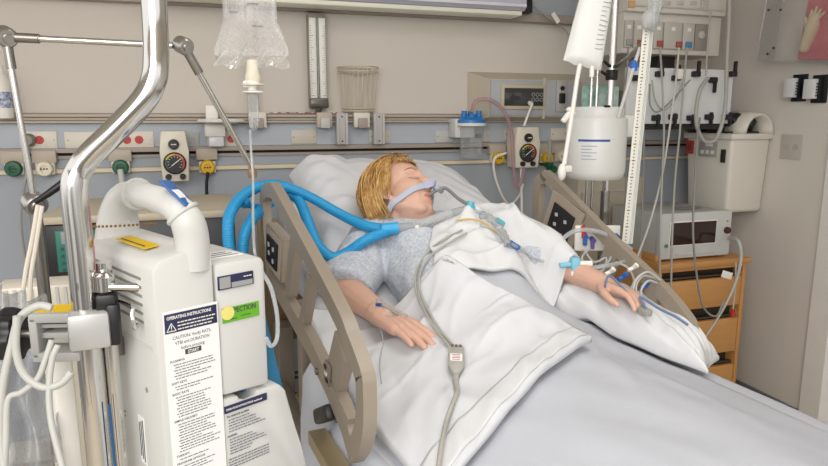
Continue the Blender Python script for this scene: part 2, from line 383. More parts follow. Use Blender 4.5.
# ---- suction regulators
def regulator(x0, x1, y0, y1, label):
    Yf = WY-.17; c = on_y((x0+x1)/2, (y0+y1)/2, Yf); w = px_w(x0, x1, (y0+y1)/2, Yf); h = (on_y(x0, y0, Yf)-on_y(x0, y1, Yf)).z
    t = thing('suction_regulator', label, 'suction regulator', (c.x, WY-.03, c.z-h/2))
    M = up_at((c.x, Yf+.1, c.z))
    P = [(-w/2+.004, -h/2), (w/2-.004, -h/2), (w/2, h*.1), (w/2-.008, h/2), (-w/2+.008, h/2), (-w/2, h*.1)]
    b = MB(M); b.prism(P, .1, bev=.006); b.box((0, 0, -.03), (w*.6, h*.5, .09)); b.build('body', mat('regulator_ivory', 'DDD6C6', .4, var=.02), t)
    M2 = up_at((c.x, Yf, c.z))
    b = MB(M2); b.lathe([(.021, 0), (.021, .012), (.017, .018), (0, .018)], (0, h*.24, 0), None, 20); b.build('selector_knob', M_black, t)
    b = MB(M2); b.box((0, h*.24, .019), (.02, .004, .002)); b.build('knob_mark', M_whitew, t)
    b = MB(M2); b.lathe([(.045, 0), (.045, .01), (.042, .012), (.041, .008), (0, .008)], (0, -h*.13, 0), None, 28); g = b.build('gauge', M_black, t)
    for k, m in enumerate((M_green, mat('gauge_yellow', 'C9B33A', .5), mat('gauge_orange', 'C96B2C', .5), mat('gauge_red', 'B8362E', .5))):
        b = MB(M2); a0 = math.radians(220-65*k)
        P1 = [(math.cos(a0-math.radians(65)*i/6)*.039, -h*.13+math.sin(a0-math.radians(65)*i/6)*.039) for i in range(7)]
        P2 = [(math.cos(a0-math.radians(65)*i/6)*.032, -h*.13+math.sin(a0-math.radians(65)*i/6)*.032) for i in range(6, -1, -1)]
        b.prism(P1+P2, .0012, Matrix.Translation((0, 0, .008))); b.build('dial_band', m, g)
    b = MB(M2)
    for k in range(11):
        a = math.radians(220-26*k); b.box((math.cos(a)*.026, -h*.13+math.sin(a)*.026, .0086), (.006, .0015, .001), Matrix.Rotation(a, 3, 'Z'))
    b.box((.006, -h*.13+.004, .0095), (.05, .003, .001), Matrix.Rotation(math.radians(38), 3, 'Z')); b.build('dial_markings', M_white, g)
    for s in (-1, 1):
        b = MB(M2); b.lathe([(.012, 0), (.012, .014), (.009, .018), (0, .018)], (s*.028, -h*.4, 0), None, 14); b.build('lower_knob', M_black, t)
    return c, w, h, Yf
REG1 = regulator(160, 189, 131, 182, 'ivory suction regulator with round gauge on the left side of headwall')
REG2 = regulator(515.5, 540, 127, 168, 'ivory suction regulator with round gauge right of the blue lidded canister')
# ---- rail clips and channel mounts
for x, lab in ((258, 'square beige rail clip with a steel strip above it beside the drip chamber'), (325, 'square pale rail clip under the wall pressure gauge'), (362.5, 'square beige rail clip under the wire basket')):
    c = on_y(x, 120, 2.9); t = thing('rail_clip', lab, 'rail clip', (c.x, 2.93, c.z-.03), group='clips on the upper rail')
    MB().box((c.x, 2.922, c.z), (.075 if x != 325 else .07, .03, .068), bev=.004).build('clip_plate', M_whitew if x != 325 else M_taupel, t)
    MB().box((c.x+.002, 2.902, c.z-.014), (.042, .02, .046), bev=.004).build('release_tab', M_taupe if x != 325 else M_lgrey, t)
    if x == 258: MB().box((c.x-.012, 2.935, c.z+.25), (.03, .004, .46), bev=.001).build('steel_strip', M_taupel, t)
for x, lab in ((342.5, 'tall grey channel mount left of the basket clip'), (379.5, 'tall grey channel mount right of the basket clip')):
    c = on_y(x, 129, 2.9); t = thing('channel_mount', lab, 'channel mount', (c.x, 2.93, c.z-.07), group='grey channel mounts on the rail')
    b = MB().box((c.x, 2.918, c.z), (.054, .03, .14), bev=.003)
    for s in (-1, 1): b.box((c.x+s*.02, 2.9, c.z), (.012, .012, .14), bev=.002)
    b.build('channel', mat('channel_grey', 'B9B6B4', .4), t)
    for s in (-1, 1): MB().lathe([(.004, 0), (.003, .003)], (c.x, 2.903, c.z+s*.055), frame_z((0, -1, 0)), 8).build('bolt', M_dark, t)
# ---- wall pressure gauge (tall column)
c0, c1 = on_y(320, 13, 2.93), on_y(319.5, 108, 2.93)
t = thing('column_sphygmomanometer', 'tall narrow wall blood pressure gauge with white scale', 'pressure gauge', (c1.x, 2.97, c1.z))
h = c0.z-c1.z; zc = (c0.z+c1.z)/2; wx = .078
b = MB().box((c1.x, 2.97, zc), (wx, .055, h), bev=.003).build('case', mat('gauge_case', '8F8B85', .35, .3), t)
for s in (-1, 1): MB().box((c1.x+s*.021, 2.94, zc+.01), (.029, .01, h-.06), bev=.001).build('scale_plate', M_white, t)
b = MB()
for s in (-1, 1):
    for k in range(30):
        L = .014 if k % 5 == 0 else .007
        b.box((c1.x+s*(.034-L/2), 2.9345, c1.z+.055+k*(h-.11)/29), (L, .001, .0015))
b.build('scale_marks', M_dark, t)
MB().cyl((c1.x, 2.937, c1.z+.05), (c1.x, 2.937, c0.z-.02), .005, 10).build('glass_column', clear('glass_tube', 'DDE3E6', .15, .5), t)
MB().cyl((c1.x, 2.936, c1.z+.05), (c1.x, 2.936, zc), .003, 8).build('mercury', M_steel, t)
MB().box((c1.x, 2.945, c1.z+.022), (.084, .05, .045), bev=.008).build('reservoir', mat('reservoir_dark', '5E5A55', .3, .4), t)
MB().cyl((c1.x, 2.95, c1.z+.005), (c1.x, 2.95, c1.z-.02), .02, 14, .01).build('drain_nut', M_steel, t)
# ---- wire basket
p0, p1, p2, p3 = on_y(341, 66, 2.9), on_y(382, 66, 2.9), on_y(346, 111, 2.93), on_y(378, 111, 2.93)
t = thing('wire_basket', 'tapered beige wire basket hanging above the upper rail', 'basket', ((p0.x+p1.x)/2, 2.97, p2.z))
xc = (p0.x+p1.x)/2; W, Wb, zt, zb = (p1.x-p0.x)/2, (p3.x-p2.x)/2, p0.z, p2.z
def rim(u, z, w, d): a = PI*u; return V((xc-math.cos(a)*w, 2.985-math.sin(a)*d, z))
b = MB()
for z, w, d in ((zt, W, .12), (zt-.02, W*.97, .115), (zb+.012, Wb, .075), (zb, Wb*.95, .07)):
    b.tube([rim(i/16, z, w, d) for i in range(17)], .0035, 6); b.tube([(xc-w, 2.985, z), (xc+w, 2.985, z)], .0035, 6)
for i in range(15): b.tube([rim((i+.0)/14, zt, W, .12), rim((i+.0)/14, zb, Wb*.97, .072)], .0017, 5)
for i in range(1, 8): b.tube([(xc-W+2*W*i/8, 2.985, zt), (xc-Wb+2*Wb*i/8, 2.985, zb)], .0022, 5)
b.tube(catmull([(xc-W, 2.985, zt), (xc, 2.985, zt-.03), (xc+W, 2.985, zt)]), .003, 6)
b.build('wire_frame', mat('basket_wire', 'CDC4B0', .4, .1), t)
# ---- red and white litter on the rail ledge
c = on_y(300, 112.5, 2.97)
b = MB()
for k in range(9): b.box((c.x-.12+.035*k, 2.955, 1.519+.0+.004), (.03, .02, .005), Matrix.Rotation(random.uniform(-.3, .3), 3, 'Z'), bev=.001)
tag(b.build('foil_packet_strip', mat('packet_foil', 'DCD6D0', .4, hx2='A6404A', scale=60)), 'strip of small red and white packets lying on the upper rail', 'packets')
# ---- wall box with dark screen
Yb = 2.87
q0, q1, q2 = on_y(488, 79, Yb), on_y(545, 79, Yb), on_y(488, 117, Yb)
t = thing('nurse_call_console', 'long wall console with dark screen and switch panel above the right regulator', 'wall console', (on_y(525, 120, 2.93).x, WY, q2.z-.03))
zt, zb = on_y(500, 79, Yb).z, on_y(500, 117, Yb).z; xl, xr = on_y(489, 100, Yb).x, on_y(580, 100, Yb).x
xm = on_y(543, 100, Yb).x; D = .045
b = MB(); F = [(xl, zb), (xr, zb), (xr, zt), (xl, zt)]; Bk = [(xl-.06, zb-.04), (xr+.06, zb-.04), (xr+.06, zt+.04), (xl-.06, zt+.04)]
b.raw([(x, Yb, z) for x, z in F]+[(x, WY, z) for x, z in Bk], [[0, 1, 2, 3], [0, 4, 5, 1], [1, 5, 6, 2], [2, 6, 7, 3], [3, 7, 4, 0]])
b.build('bezel_frame', mat('console_cream', 'C2B9A7', .5, .1), t, ang=20)
MB().box(((xl+xm)/2, Yb-.004, (zt+zb)/2), (xm-xl-.012, .012, zt-zb-.012), bev=.002).build('face_plate', mat('console_grey', 'A9ADB2', .45), t)
MB().box(((xr+xm)/2, Yb-.004, (zt+zb)/2), (xr-xm-.012, .012, zt-zb-.012), bev=.002).build('side_plate', mat('console_grey', 'A9ADB2', .45), t)
MB().box((xm, Yb-.006, (zt+zb)/2), (.016, .02, zt-zb+.02), bev=.003).build('divider', mat('console_cream', 'C2B9A7', .5, .1), t)
s0, s1 = on_y(503, 88, Yb), on_y(541, 106, Yb); sc = (s0+s1)/2
MB().box((sc.x, Yb-.012, sc.z), (s1.x-s0.x+.035, .012, s0.z-s1.z+.035), bev=.003).build('screen_surround', mat('surround_beige', 'BDB39C', .5), t)
e = MB().box((sc.x, Yb-.018, sc.z), (s1.x-s0.x, .006, s0.z-s1.z), bev=.001).build('screen', mat('dark_screen', '3A3B3C', .12), t)
b = MB()
for i in range(3):
    for j in range(2):
        for k in range(10):
            a0, a1 = 2*PI*k/10, 2*PI*(k+1)/10; cx, cz = s1.x-.055+.022*i, sc.z+.012-.024*j
            b.box((cx+math.cos(a0)*.008, Yb-.0213, cz+math.sin(a0)*.008), (.0055, .001, .0018), Matrix.Rotation(-a0-PI/2, 3, 'Y'))
b.build('key_markings', M_lgrey, e)
c = on_y(560, 96, Yb)
e = MB().box((c.x, Yb-.014, c.z), (.06, .012, .155), bev=.003).build('switch_panel', mat('switch_steel', 'B7B5B0', .4, .3), t)
MB().box((c.x, Yb-.022, c.z-.012), (.032, .01, .05), bev=.003).build('rocker_switch', M_black, e)
MB().lathe([(.012, 0), (.01, .008), (0, .008)], (c.x, Yb-.02, c.z+.037), frame_z((0, -1, 0)), 14).build('round_socket', M_black, e)
c = on_y(529.5, 103, Yb-.02)
t2 = thing('call_cord', 'short white cord plugged under the wall console screen', 'cord', c)
MB().lathe([(.011, 0), (.011, .02), (.006, .03)], c, frame_z((0, -1, -.3)), 12).build('plug', M_white, t2)
MB().tube(catmull([c+V((0, -.025, -.01)), on_y(528, 115, Yb-.06), on_y(524, 126, Yb-.06)]), .006, 8).build('cord', M_white, t2)
# ---- suction canister with blue lid
Yc = 2.86
c0, c1 = on_y(471, 124, Yc), on_y(471, 158, Yc); R0 = px_w(458, 483, 130, Yc)/2
t = thing('suction_canister', 'clear suction canister with bright blue lid on the headwall', 'suction canister', (c0.x, WY-.04, c1.z-.01))
MB().lathe([(0, 0), (R0*.8, 0), (R0*.84, .01), (R0*.93, c0.z-c1.z-.01), (R0*.93, c0.z-c1.z)], c1, None, 26).build('jar', clear('canister_clear', 'E4EAEE', .22, .5), t)
MB().lathe([(R0*1.02, -.012), (R0*1.12, -.008), (R0*1.12, .004), (R0, .006)], c0, None, 28).build('collar', M_white, t)
b = MB().lathe([(R0*1.08, .004), (R0*1.06, .018), (R0*.75, .034), (R0*.3, .038), (0, .038)], c0, None, 28)
for k in range(6):
    a = k*1.05+.2; b.cyl(c0+V((math.cos(a)*R0*.62, math.sin(a)*R0*.62, .025)), c0+V((math.cos(a)*R0*.62, math.sin(a)*R0*.62, .048+.014*(k % 2))), .013, 10)
b.build('lid', mat('blue_lid', '2277C2', .35), t)
MB().box((c0.x-.03, WY-.09, c0.z-.02), (.1, .1, .09), bev=.006).build('wall_holder', mat('holder_clear_white', 'D5D4D0', .4), t)
# pink-tinted suction tube from the lid to the regulator
t = MB().tube(catmull([c0+V((-.01, -.03, .055)), on_y(476, 101, 2.83), on_y(490, 100, 2.8), on_y(503, 110, 2.79), on_y(511, 130, 2.79), on_y(513, 160, 2.79), on_y(516, 186, 2.79), on_y(521, 182, 2.8), on_y(524, 169, 2.83)], 10), .009, 10).build('suction_tube', clear('pink_tube', 'D9B4BC', .45, .4))
tag(t, 'pinkish clear tube looping from the blue lid down to the right regulator', 'tube')
for i, (pts, lab) in enumerate([
    ([on_y(506, 153, 2.86), on_y(494, 160, 2.85), on_y(497, 183, 2.86), on_y(508, 204, 2.88), on_y(519, 196, 2.9), on_y(523, 184, 2.92)], 'white tube drooping in a loop left of the right regulator'),
    ([on_y(521, 168, 2.86), on_y(522, 230, 2.84), on_y(522, 330, 2.84)], 'white tube hanging straight down below the right regulator')]):
    tag(MB().tube(catmull(pts, 8), .006, 8).build('white_tube', M_white), lab, 'tube')
# ---- green oxygen valve with flow tube
c = on_y(549, 165, 2.88)
t = thing('oxygen_flowmeter', 'green oxygen flowmeter with clear upright tube right of the right regulator', 'flowmeter', (c.x, WY-.04, c.z))
MB().cyl(c+V((0, 0, .0)), c+V((0, 0, .13)), .011, 12).build('flow_tube', clear('flow_clear', 'E2E8E6', .3, .5), t)
b = MB().box(c, (.03, .05, .03), bev=.005); b.cyl(c+V((0, -.02, -.01)), c+V((0, -.055, -.02)), .018, 12); b.cyl(c+V((0, .08, 0)), c, .009, 8); b.build('valve', M_green, t)
MB().cyl(c+V((0, 0, -.01)), c+V((0, 0, -.04)), .012, 10).build('nipple', M_black, t)
# ---- white bottle at the far left edge
c = on_y(3, 100, 2.9)
t = thing('dispenser_bottle', 'white bottle with blue marks cut by the left edge above the rail', 'bottle', c+V((0, .0, -.06)))
MB().lathe([(0, -.07), (.03, -.07), (.032, -.06), (.032, .06), (.022, .09), (.014, .1), (.014, .13), (0, .13)], c, None, 20).build('bottle_body', M_white, t)
b = MB().lathe([(.0326, -.03), (.0326, .03)], c, None, 20); b.build('bottle_label', mat('blue_print', 'C9CDD8', .5, hx2='5B6E9C', scale=70), t)
# ================================================================== THE BED (bed frame: x across, y towards the headwall, z up; y = 0 under the head)
BO, BA = V((.66, 2.0, 0)), math.radians(5.71)
BM = Matrix.Translation(BO) @ Matrix.Rotation(BA, 4, 'Z'); BI = BM.inverted()
def on_t(x, y, t):
    r = ray(x, y); d = BI.to_3x3() @ r; c = BI @ EYE
    return c + d*((t-c.x)/d.x)               # bed coordinates
def bed_d(x, y, D): return BI @ on_d(x, y, D)
def bed_z(x, y, Z): return BI @ on_z(x, y, Z)
def ms(y): return .835 + max(0, y+.55)*.40    # top of the mattress
def MW(y): return .44 - .07*min(1, max(0, (y+.45)/.35))   # half width, narrower at the head
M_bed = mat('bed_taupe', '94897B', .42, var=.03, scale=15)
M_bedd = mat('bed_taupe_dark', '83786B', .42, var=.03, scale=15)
M_sheet = mat('white_sheet', 'CBCDD2', .85, var=.015, scale=8, bump=.06, bscale=300)
bed = thing('hospital_bed', 'taupe hospital bed with raised head end and siderails, patient lying on it', 'hospital bed', (BO.x, BO.y, 0), BA)
# mattress: bent slab
ys = [.34, .2, .1, 0, -.2, -.4, -.55, -.65, -.75, -.95, -1.2, -1.45, -1.72]
b = MB(BM); vs = []
for y in ys:
    k = MW(y)/.44
    for x, dz in ((-.42, -.13), (-.44, -.11), (-.44, -.02), (-.42, 0), (.42, 0), (.44, -.02), (.44, -.11), (.42, -.13)): vs.append((x*k, y, ms(y)+dz))
n = len(ys); b.raw(vs, [[i*8+k, i*8+(k+1) % 8, i*8+8+(k+1) % 8, i*8+8+k] for i in range(n-1) for k in range(8)]+[list(range(8)), [(n-1)*8+k for k in range(8)]])
b.build('mattress', mat('mattress_cover', 'C9CDD2', .6), bed)
# decks under it
b = MB(BM); th = math.atan(.40)
b.box((0, -.17, ms(-.17)-.155), (.72, 1.06, .03), Matrix.Rotation(th, 3, 'X'), bev=.008); b.build('backrest_deck', M_bed, bed)
MB(BM).box((0, -1.2, .68), (.9, 1.08, .03), bev=.008).build('seat_deck', M_bed, bed)
for s in (-1, 1):
    MB(BM).box((s*.40, -.65, .47), (.06, 2.1, .07), bev=.01).build('side_beam', M_bed, bed)
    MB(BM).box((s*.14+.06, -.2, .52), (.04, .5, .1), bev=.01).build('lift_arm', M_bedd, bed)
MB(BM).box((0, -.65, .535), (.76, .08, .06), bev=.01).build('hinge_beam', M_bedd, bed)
MB(BM).box((0, .56, .86), (.86, .04, .5), bev=.018).build('headboard', mat('headboard_laminate', '9A8566', .5), bed)
for s in (-1, 1): MB(BM).box((s*.36, .48, .56), (.06, .1, .3), bev=.008).build('headboard_post', M_bed, bed)
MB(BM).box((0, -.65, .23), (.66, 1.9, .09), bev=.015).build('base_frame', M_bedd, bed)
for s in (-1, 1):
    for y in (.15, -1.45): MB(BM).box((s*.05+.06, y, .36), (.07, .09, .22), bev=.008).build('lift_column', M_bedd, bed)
M_rub = mat('caster_rubber', '2A2A2A', .6)
for s in (-1, 1):
    for y in (.3, -1.6):
        e = MB(BM).box((s*.33, y, .16), (.05, .06, .12), bev=.008).build('caster_fork', M_steel, bed)
        b = MB(BM); b.lathe([(.03, -.018), (.068, -.018), (.075, -.01), (.075, .01), (.068, .018), (.03, .018)], (s*.33, y, .075), frame_z((1, 0, 0)), 24); b.build('caster_wheel', M_rub, e)
cq = BI @ on_z(311, 462, .075)
for s in (-1, 1):
    x = cq.x if s < 0 else -cq.x
    b = MB(BM); b.lathe([(.078, .16), (.076, .20), (.058, .37), (.050, .385), (0, .39)], (x, cq.y, 0), None, 26); e = b.build('caster_housing', mat('housing_tan', 'A8946E', .5), bed)
    b = MB(BM); b.lathe([(.03, -.02), (.066, -.02), (.073, -.012), (.073, .012), (.066, .02), (.03, .02)], (x, cq.y, .0735), frame_z((1, .3, 0)), 24); b.build('caster_wheel', M_rub, e)
    b = MB(BM); b.box((x, cq.y, .13), (.03, .05, .06), bev=.006); b.build('caster_brake', M_steel, e)
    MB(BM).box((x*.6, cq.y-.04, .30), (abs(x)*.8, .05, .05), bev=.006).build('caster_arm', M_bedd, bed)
# ---- siderails: outlines laid in the plane of the rail (y, z)
def rail(t, top, bottom, posts, panel, side, led):
    out = side
    b = MB(BM); P = lambda q, d=0: V((t+d, q[0], q[1]))
    loop = catmull([P(q) for q in top], 5)
    b.strap(loop, .042, .026, (1, 0, 0))
    r = b.build('siderail', M_bed, bed)
    MB(BM).strap([P(q) for q in bottom], .05, .024, (1, 0, 0)).build('lower_bar', M_bed, r)
    for q in posts: MB(BM).strap([P(q[0]), P(q[1])], q[2], .022, (1, 0, 0)).build('rail_post', M_bed, r)
    # control panel between the bars
    a = [P(q) for q in panel]
    b = MB(BM); b.raw([v+V((-.018, 0, 0)) for v in a]+[v+V((.018, 0, 0)) for v in a], [[0, 1, 2, 3], [4, 5, 6, 7]]+[[i, (i+1) % 4, 4+(i+1) % 4, 4+i] for i in range(4)])
    bmesh.ops.bevel(b.bm, geom=b.bm.edges[:], offset=.005, segments=2, affect='EDGES')
    e = b.build('control_panel', mat('bed_panel_taupe', 'A69A8A', .45), r)
    c = sum(a, V())/4; a2 = [c+(v-c)*.62 for v in a]
    for sg in ((1, -1)[led],):
        b = MB(BM); b.raw([v+V((sg*.019, 0, 0)) for v in a2]+[v+V((sg*.023, 0, 0)) for v in a2], [[0, 1, 2, 3], [4, 5, 6, 7]]+[[i, (i+1) % 4, 4+(i+1) % 4, 4+i] for i in range(4)]); b.build('keypad', M_black, r)
        for k, (u, v_) in enumerate(((.25, .3), (.7, .3), (.3, .6), (.7, .75))):
            p = (a2[0]*(1-u)+a2[1]*u)*(1-v_)+(a2[3]*(1-u)+a2[2]*u)*v_
            b = MB(BM); b.box(p+V((sg*.024, 0, 0)), (.002, .014, .012)); b.build('key', M_lgrey, r)
    return r
def pts_t(l, t): return [(on_t(x, y, t).y, on_t(x, y, t).z) for x, y in l]
TL, TR = -.5, .5
r1 = rail(TL, pts_t([(272, 275), (267, 235), (265.5, 205), (267, 193), (273, 190), (281, 200), (336, 303), (352, 340), (364, 372), (366, 385), (366, 420), (362, 440), (355, 452)], TL),
          pts_t([(271, 270), (279, 286), (313, 345), (345, 411), (357, 452)], TL),
          [pts_t([(298, 232), (291, 290)], TL)+[.05], pts_t([(313, 278), (304, 328)], TL)+[.03], pts_t([(345, 345), (333, 392)], TL)+[.075], pts_t([(333, 385), (352, 430)], TL)+[.06]],
          pts_t([(272, 222), (289, 240), (287, 283), (271, 262)], TL), -1, 1)
# latch slot on the lower plate of the near rail
q = on_t(334, 372, TL); b = MB(BM); b.box((TL-.014, q.y, q.z), (.006, .035, .05), Matrix.Rotation(.3, 3, 'X'), bev=.003); b.build('latch_plate', M_bedd, r1)
for k in (-1, 0, 1):
    b = MB(BM); b.box((TL-.018, q.y+.004*k, q.z+k*.014), (.003, .014, .007)); b.build('latch_button', M_black if k else M_white, r1)
q = on_t(324, 372, TL); b = MB(BM); b.lathe([(.008, 0), (.008, .004), (0, .005)], (TL-.013, q.y+.01, q.z), frame_z((-1, 0, 0)), 12); b.build('rail_screw', M_steel, r1)
r2 = rail(TR, pts_t([(548, 252), (539, 238), (538.5, 205), (540, 184), (545, 178), (552, 181), (610, 240), (660, 289), (683, 316), (689, 330), (680, 352)], TR),
          pts_t([(541, 240), (566, 268), (600, 300), (640, 340), (676, 358)], TR),
          [pts_t([(614, 250), (596, 296)], TR)+[.06], pts_t([(655, 290), (640, 335)], TR)+[.05]],
          pts_t([(557, 188), (590, 214), (572, 262), (543, 232)], TR), 1, 1)
for s, rr in ((TL, r1), (TR, r2)):
    for y in (-.3, -.62): MB(BM).box((s*.93, y, .80 if y < -.5 else .86), (.03, .05, .32), bev=.006).build('rail_arm', M_bedd, rr)
# rail release lever, foot column at the near side
q = BI @ on_d(336, 432, 1.35)
MB(BM).box((TL-.01, q.y+.05, q.z+.02), (.03, .12, .035), Matrix.Rotation(-.5, 3, 'X'), bev=.008).build('release_lever', M_black, bed)
MB(BM).strap([(TL-.02, -.62, .80), (TL-.02, -.86, .80), (TL-.02, -1.2, .79)], .04, .03, (0, 0, 1)).build('accessory_rail', mat('bed_gold_taupe', '9D8C6E', .4), bed)
# white bottom sheet draped over the mattress and hanging at the sides
b = MB(BM); nu, nv = 60, 90
def bs(u, v):
    y = .34-2.05*v; s = (u-.5)*2; L = MW(y)+.006; tot = .545; d = s*tot*L/.45
    w_ = noise.noise(V((d*4, y*5, 3)))*.012
    if abs(d) < L: return V((d, y, ms(y)+.007+abs(w_)*.35))
    e = abs(d)-L; x = L+.012+.02*math.sin(min(1, e/.05)*PI/2)*.3+.012*math.sin(y*31+3*noise.noise(V((y*3, 0, 0))))*min(1, e/.1)
    return V((math.copysign(x, d), y, ms(y)+.007-e*1.45))
b.grid(bs, nu, nv); o = b.build('bottom_sheet', M_sheet, ang=180)
tag(o, 'white bottom sheet over the mattress hanging down beside the near rail', 'bed sheet')
md = o.modifiers.new('thick', 'SOLIDIFY'); md.thickness = .003; md.offset = 1
# ================================================================== THE PATIENT (all in the bed frame)
import numpy as np
from mathutils.bvhtree import BVHTree
def remesh(b, vox, smooth=4, fac=.5):
    me = bpy.data.meshes.new('tmp'); b.bm.to_mesh(me); b.bm.free(); o = bpy.data.objects.new('tmp', me); COL.objects.link(o)
    m = o.modifiers.new('r', 'REMESH'); m.mode = 'VOXEL'; m.voxel_size = vox
    if smooth: s = o.modifiers.new('s', 'SMOOTH'); s.factor = fac; s.iterations = smooth
    dg = bpy.context.evaluated_depsgraph_get(); r = bpy.data.meshes.new_from_object(o.evaluated_get(dg))
    bpy.data.objects.remove(o); bpy.data.meshes.remove(me)
    out = bmesh.new(); out.from_mesh(r); bpy.data.meshes.remove(r); return out
HC = V((-.076, -.036, 1.258))                                # centre of the head
cz = V((-.05, .72, .69)).normalized(); n0 = V((0, -.69, .72)); th = math.radians(40)
ny = n0*math.cos(th) + V((1, 0, 0))*math.sin(th); ny = (ny - cz*ny.dot(cz)).normalized(); rx = ny.cross(cz)
HR = Matrix((rx, ny, cz)).transposed(); HM = Matrix.Translation(HC) @ HR.to_4x4() @ Matrix.Scale(1.09, 4)
def hp(x, y, z): return HM @ V((x, y, z))
SR, ER, WR = V((-.185, -.07, 1.12)), V((-.325, -.235, 1.02)), V((-.299, -.442, 1.003))
SL, EL, WL = V((.175, -.08, 1.12)), V((.315, -.30, 1.06)), V((.345, -.52, 1.035))
def torso(b, g=0.0):
    b.capsule((-.09, -.66, .882), (.09, -.66, .882), .072+g, .072+g); b.capsule((0, -.66, .88), (0, -.42, .95), .078+g, .095+g)
    for s in (-1, 1):
        b.capsule((s*.06, -.45, .94), (s*.085, -.17, 1.07), .095+g, .098+g)
        b.capsule((s*.05, -.14, 1.10), (s*.165, -.07, 1.125), .075+g, .066+g)
def legs(b, g=0.0):
    for s in (-1, 1):
        b.capsule((s*.095, -.68, .875), (s*.12, -1.1, .872), .060+g, .055+g); b.capsule((s*.12, -1.1, .872), (s*.11, -1.5, .87), .055+g, .042+g)
        b.capsule((s*.11, -1.50, .868), (s*.15, -1.60, .895), .036+g, .024+g)
b = MB(); torso(b); legs(b)
# neck and head
b.capsule((-.005, -.08, 1.13), hp(0, -.03, -.055), .062, .056)
b.capsule(hp(0, .035, -.088), (0, -.10, 1.13), .036, .055)
b.M = HM
b.ell(V((0, -.012, .03)), (.074, .094, .084), None, 28, 18)
b.ell(V((0, .022, -.03)), (.064, .064, .088), None, 28, 18)
b.ell(V((0, .028, -.070)), (.054, .050, .046), None, 24, 14)
for s in (-1, 1):
    b.capsule(V((s*.050, -.004, -.052)), V((s*.022, .048, -.094)), .022, .020)   # jaw line
    b.ell(V((s*.074, -.012, -.012)), (.009, .019, .031), Matrix.Rotation(s*.3, 3, 'Z'), 14, 10)  # ear
    b.ell(V((s*.072, -.004, -.040)), (.006, .008, .010), None, 10, 8)
b.M = Matrix()
# arms
def arm(b, S, E, W): b.capsule(S, E, .050, .043); b.capsule(E, E*.6+W*.4, .043, .041); b.capsule(E*.6+W*.4, W, .041, .029)
arm(b, SR, ER, WR); arm(b, SL, EL, WL)
def hand(b, W, dirn, lat, nrm, curl, spread=1.0, sc=1.0):
    """dirn: wrist to fingers, lat: towards the thumb, nrm: back of the hand"""
    d, l, n = V(dirn).normalized(), V(lat), V(nrm); l = (l-d*l.dot(d)).normalized(); n = l.cross(d) if l.cross(d).dot(n) > 0 else d.cross(l)
    P = lambda a, q, c: W + (d*a + l*q + n*c)*sc
    b.capsule(W-d*.01, P(.02, .0, 0), .027*sc, .026*sc)
    for q in (-.028, -.010, .008, .026): b.capsule(P(.012, q*.6, 0), P(.082, q, .002), .0155*sc, .0125*sc)
    b.capsule(P(.03, .01, -.006), P(.07, -.015, -.006), .016*sc, .013*sc)
    tips = {}
    for q, L, k in ((.027, .072, .15), (.0085, .080, .05), (-.0105, .073, -.06), (-.0285, .057, -.20)):
        a0 = P(.084, q, .003); ang = curl*.35; lat_ = k*.35*spread; pos = a0; rr = .0102 if q > -.02 else .0088
        for i, f in enumerate((.44, .31, .25)):
            v = (d*math.cos(ang) + l*lat_ - n*math.sin(ang)).normalized()
            nx = pos + v*(L*f*sc); b.capsule(pos, nx, (rr-.0009*i)*sc, (rr-.0009*(i+1))*sc, 10, 4); pos = nx; ang += curl*(.75 if i == 0 else .55)
        tips[q] = pos
    a0 = P(.022, .022, -.008); a1 = P(.055, .050, -.016); a2 = P(.085, .058, -.024); a3 = P(.108, .055, -.030)
    b.capsule(a0, a1, .0155*sc, .0125*sc, 10, 4); b.capsule(a1, a2, .0120*sc, .0105*sc, 10, 4); b.capsule(a2, a3, .0105*sc, .0085*sc, 10, 4)
    return P, tips
PR, TIPR = hand(b, WR, (.30, -.95, -.13), (.93, .27, -.05), (0, -.1, 1), .17, .8, 1.20)
PLh, TIPL = hand(b, WL, (.16, -.95, -.10), (-.9, -.1, .25), (.25, -.1, .95), .5)
bmp = remesh(b, .0030, 6)
FEAT = [(0, .012, .010, .020, .009), (0, -.012, .0105, .014, .015), (0, -.031, .011, .0095, .019), (0, -.066, .024, .0022, -.0045),
        (0, -.0595, .017, .0052, .0055), (0, -.0725, .016, .006, .0065), (0, -.086, .018, .006, -.002), (0, -.103, .016, .013, .009)]
for s in (-1, 1):
    FEAT += [(s*.0125, -.036, .0065, .0065, .009), (s*.031, .006, .016, .0105, -.0095), (s*.032, .0025, .0125, .0075, .0085), (s*.032, -.0055, .013, .0022, -.0016),
             (s*.028, .026, .020, .008, .0035), (s*.040, -.030, .020, .020, .0045), (s*.030, -.062, .006, .018, -.002)]
HMi = HM.inverted()
for v in bmp.verts:
    p = HMi @ v.co
    if p.length < .16 and p.y > .02:
        k = min(1, (p.y-.02)/.03); d = sum(A*math.exp(-((p.x-x0)/sx)**2-((p.z-z0)/sz)**2) for x0, z0, sx, sz, A in FEAT)
        p.y += d*k*k*(3-2*k); v.co = HM @ p
for v in bmp.verts: v.co = BM @ v.co
M_skin = mat('skin', 'CFA692', .5, var=.07, scale=25, sss=.12, bump=.04, bscale=160)
bb = MB(); bb.bm = bmp
person = bb.build('person', M_skin, ang=180, weld=False)
tag(person, 'sedated person lying in the bed in blue patterned gown with breathing tube', 'person')
M_lip = mat('lip_skin', 'C07B6C', .45); person.data.materials.append(M_lip)
M_nail = mat('nail', 'E3B8A3', .3)
bodytree = BVHTree.FromObject(person, bpy.context.evaluated_depsgraph_get())
POFF = person.location.copy()
def body_near(p_bed, off):
    """nearest point of the body surface to a bed-frame point, lifted by off (bed frame)"""
    q = (BM @ V(p_bed)) - POFF; loc, nor, i, d = bodytree.find_nearest(q); return BI @ (loc + nor*off + POFF)
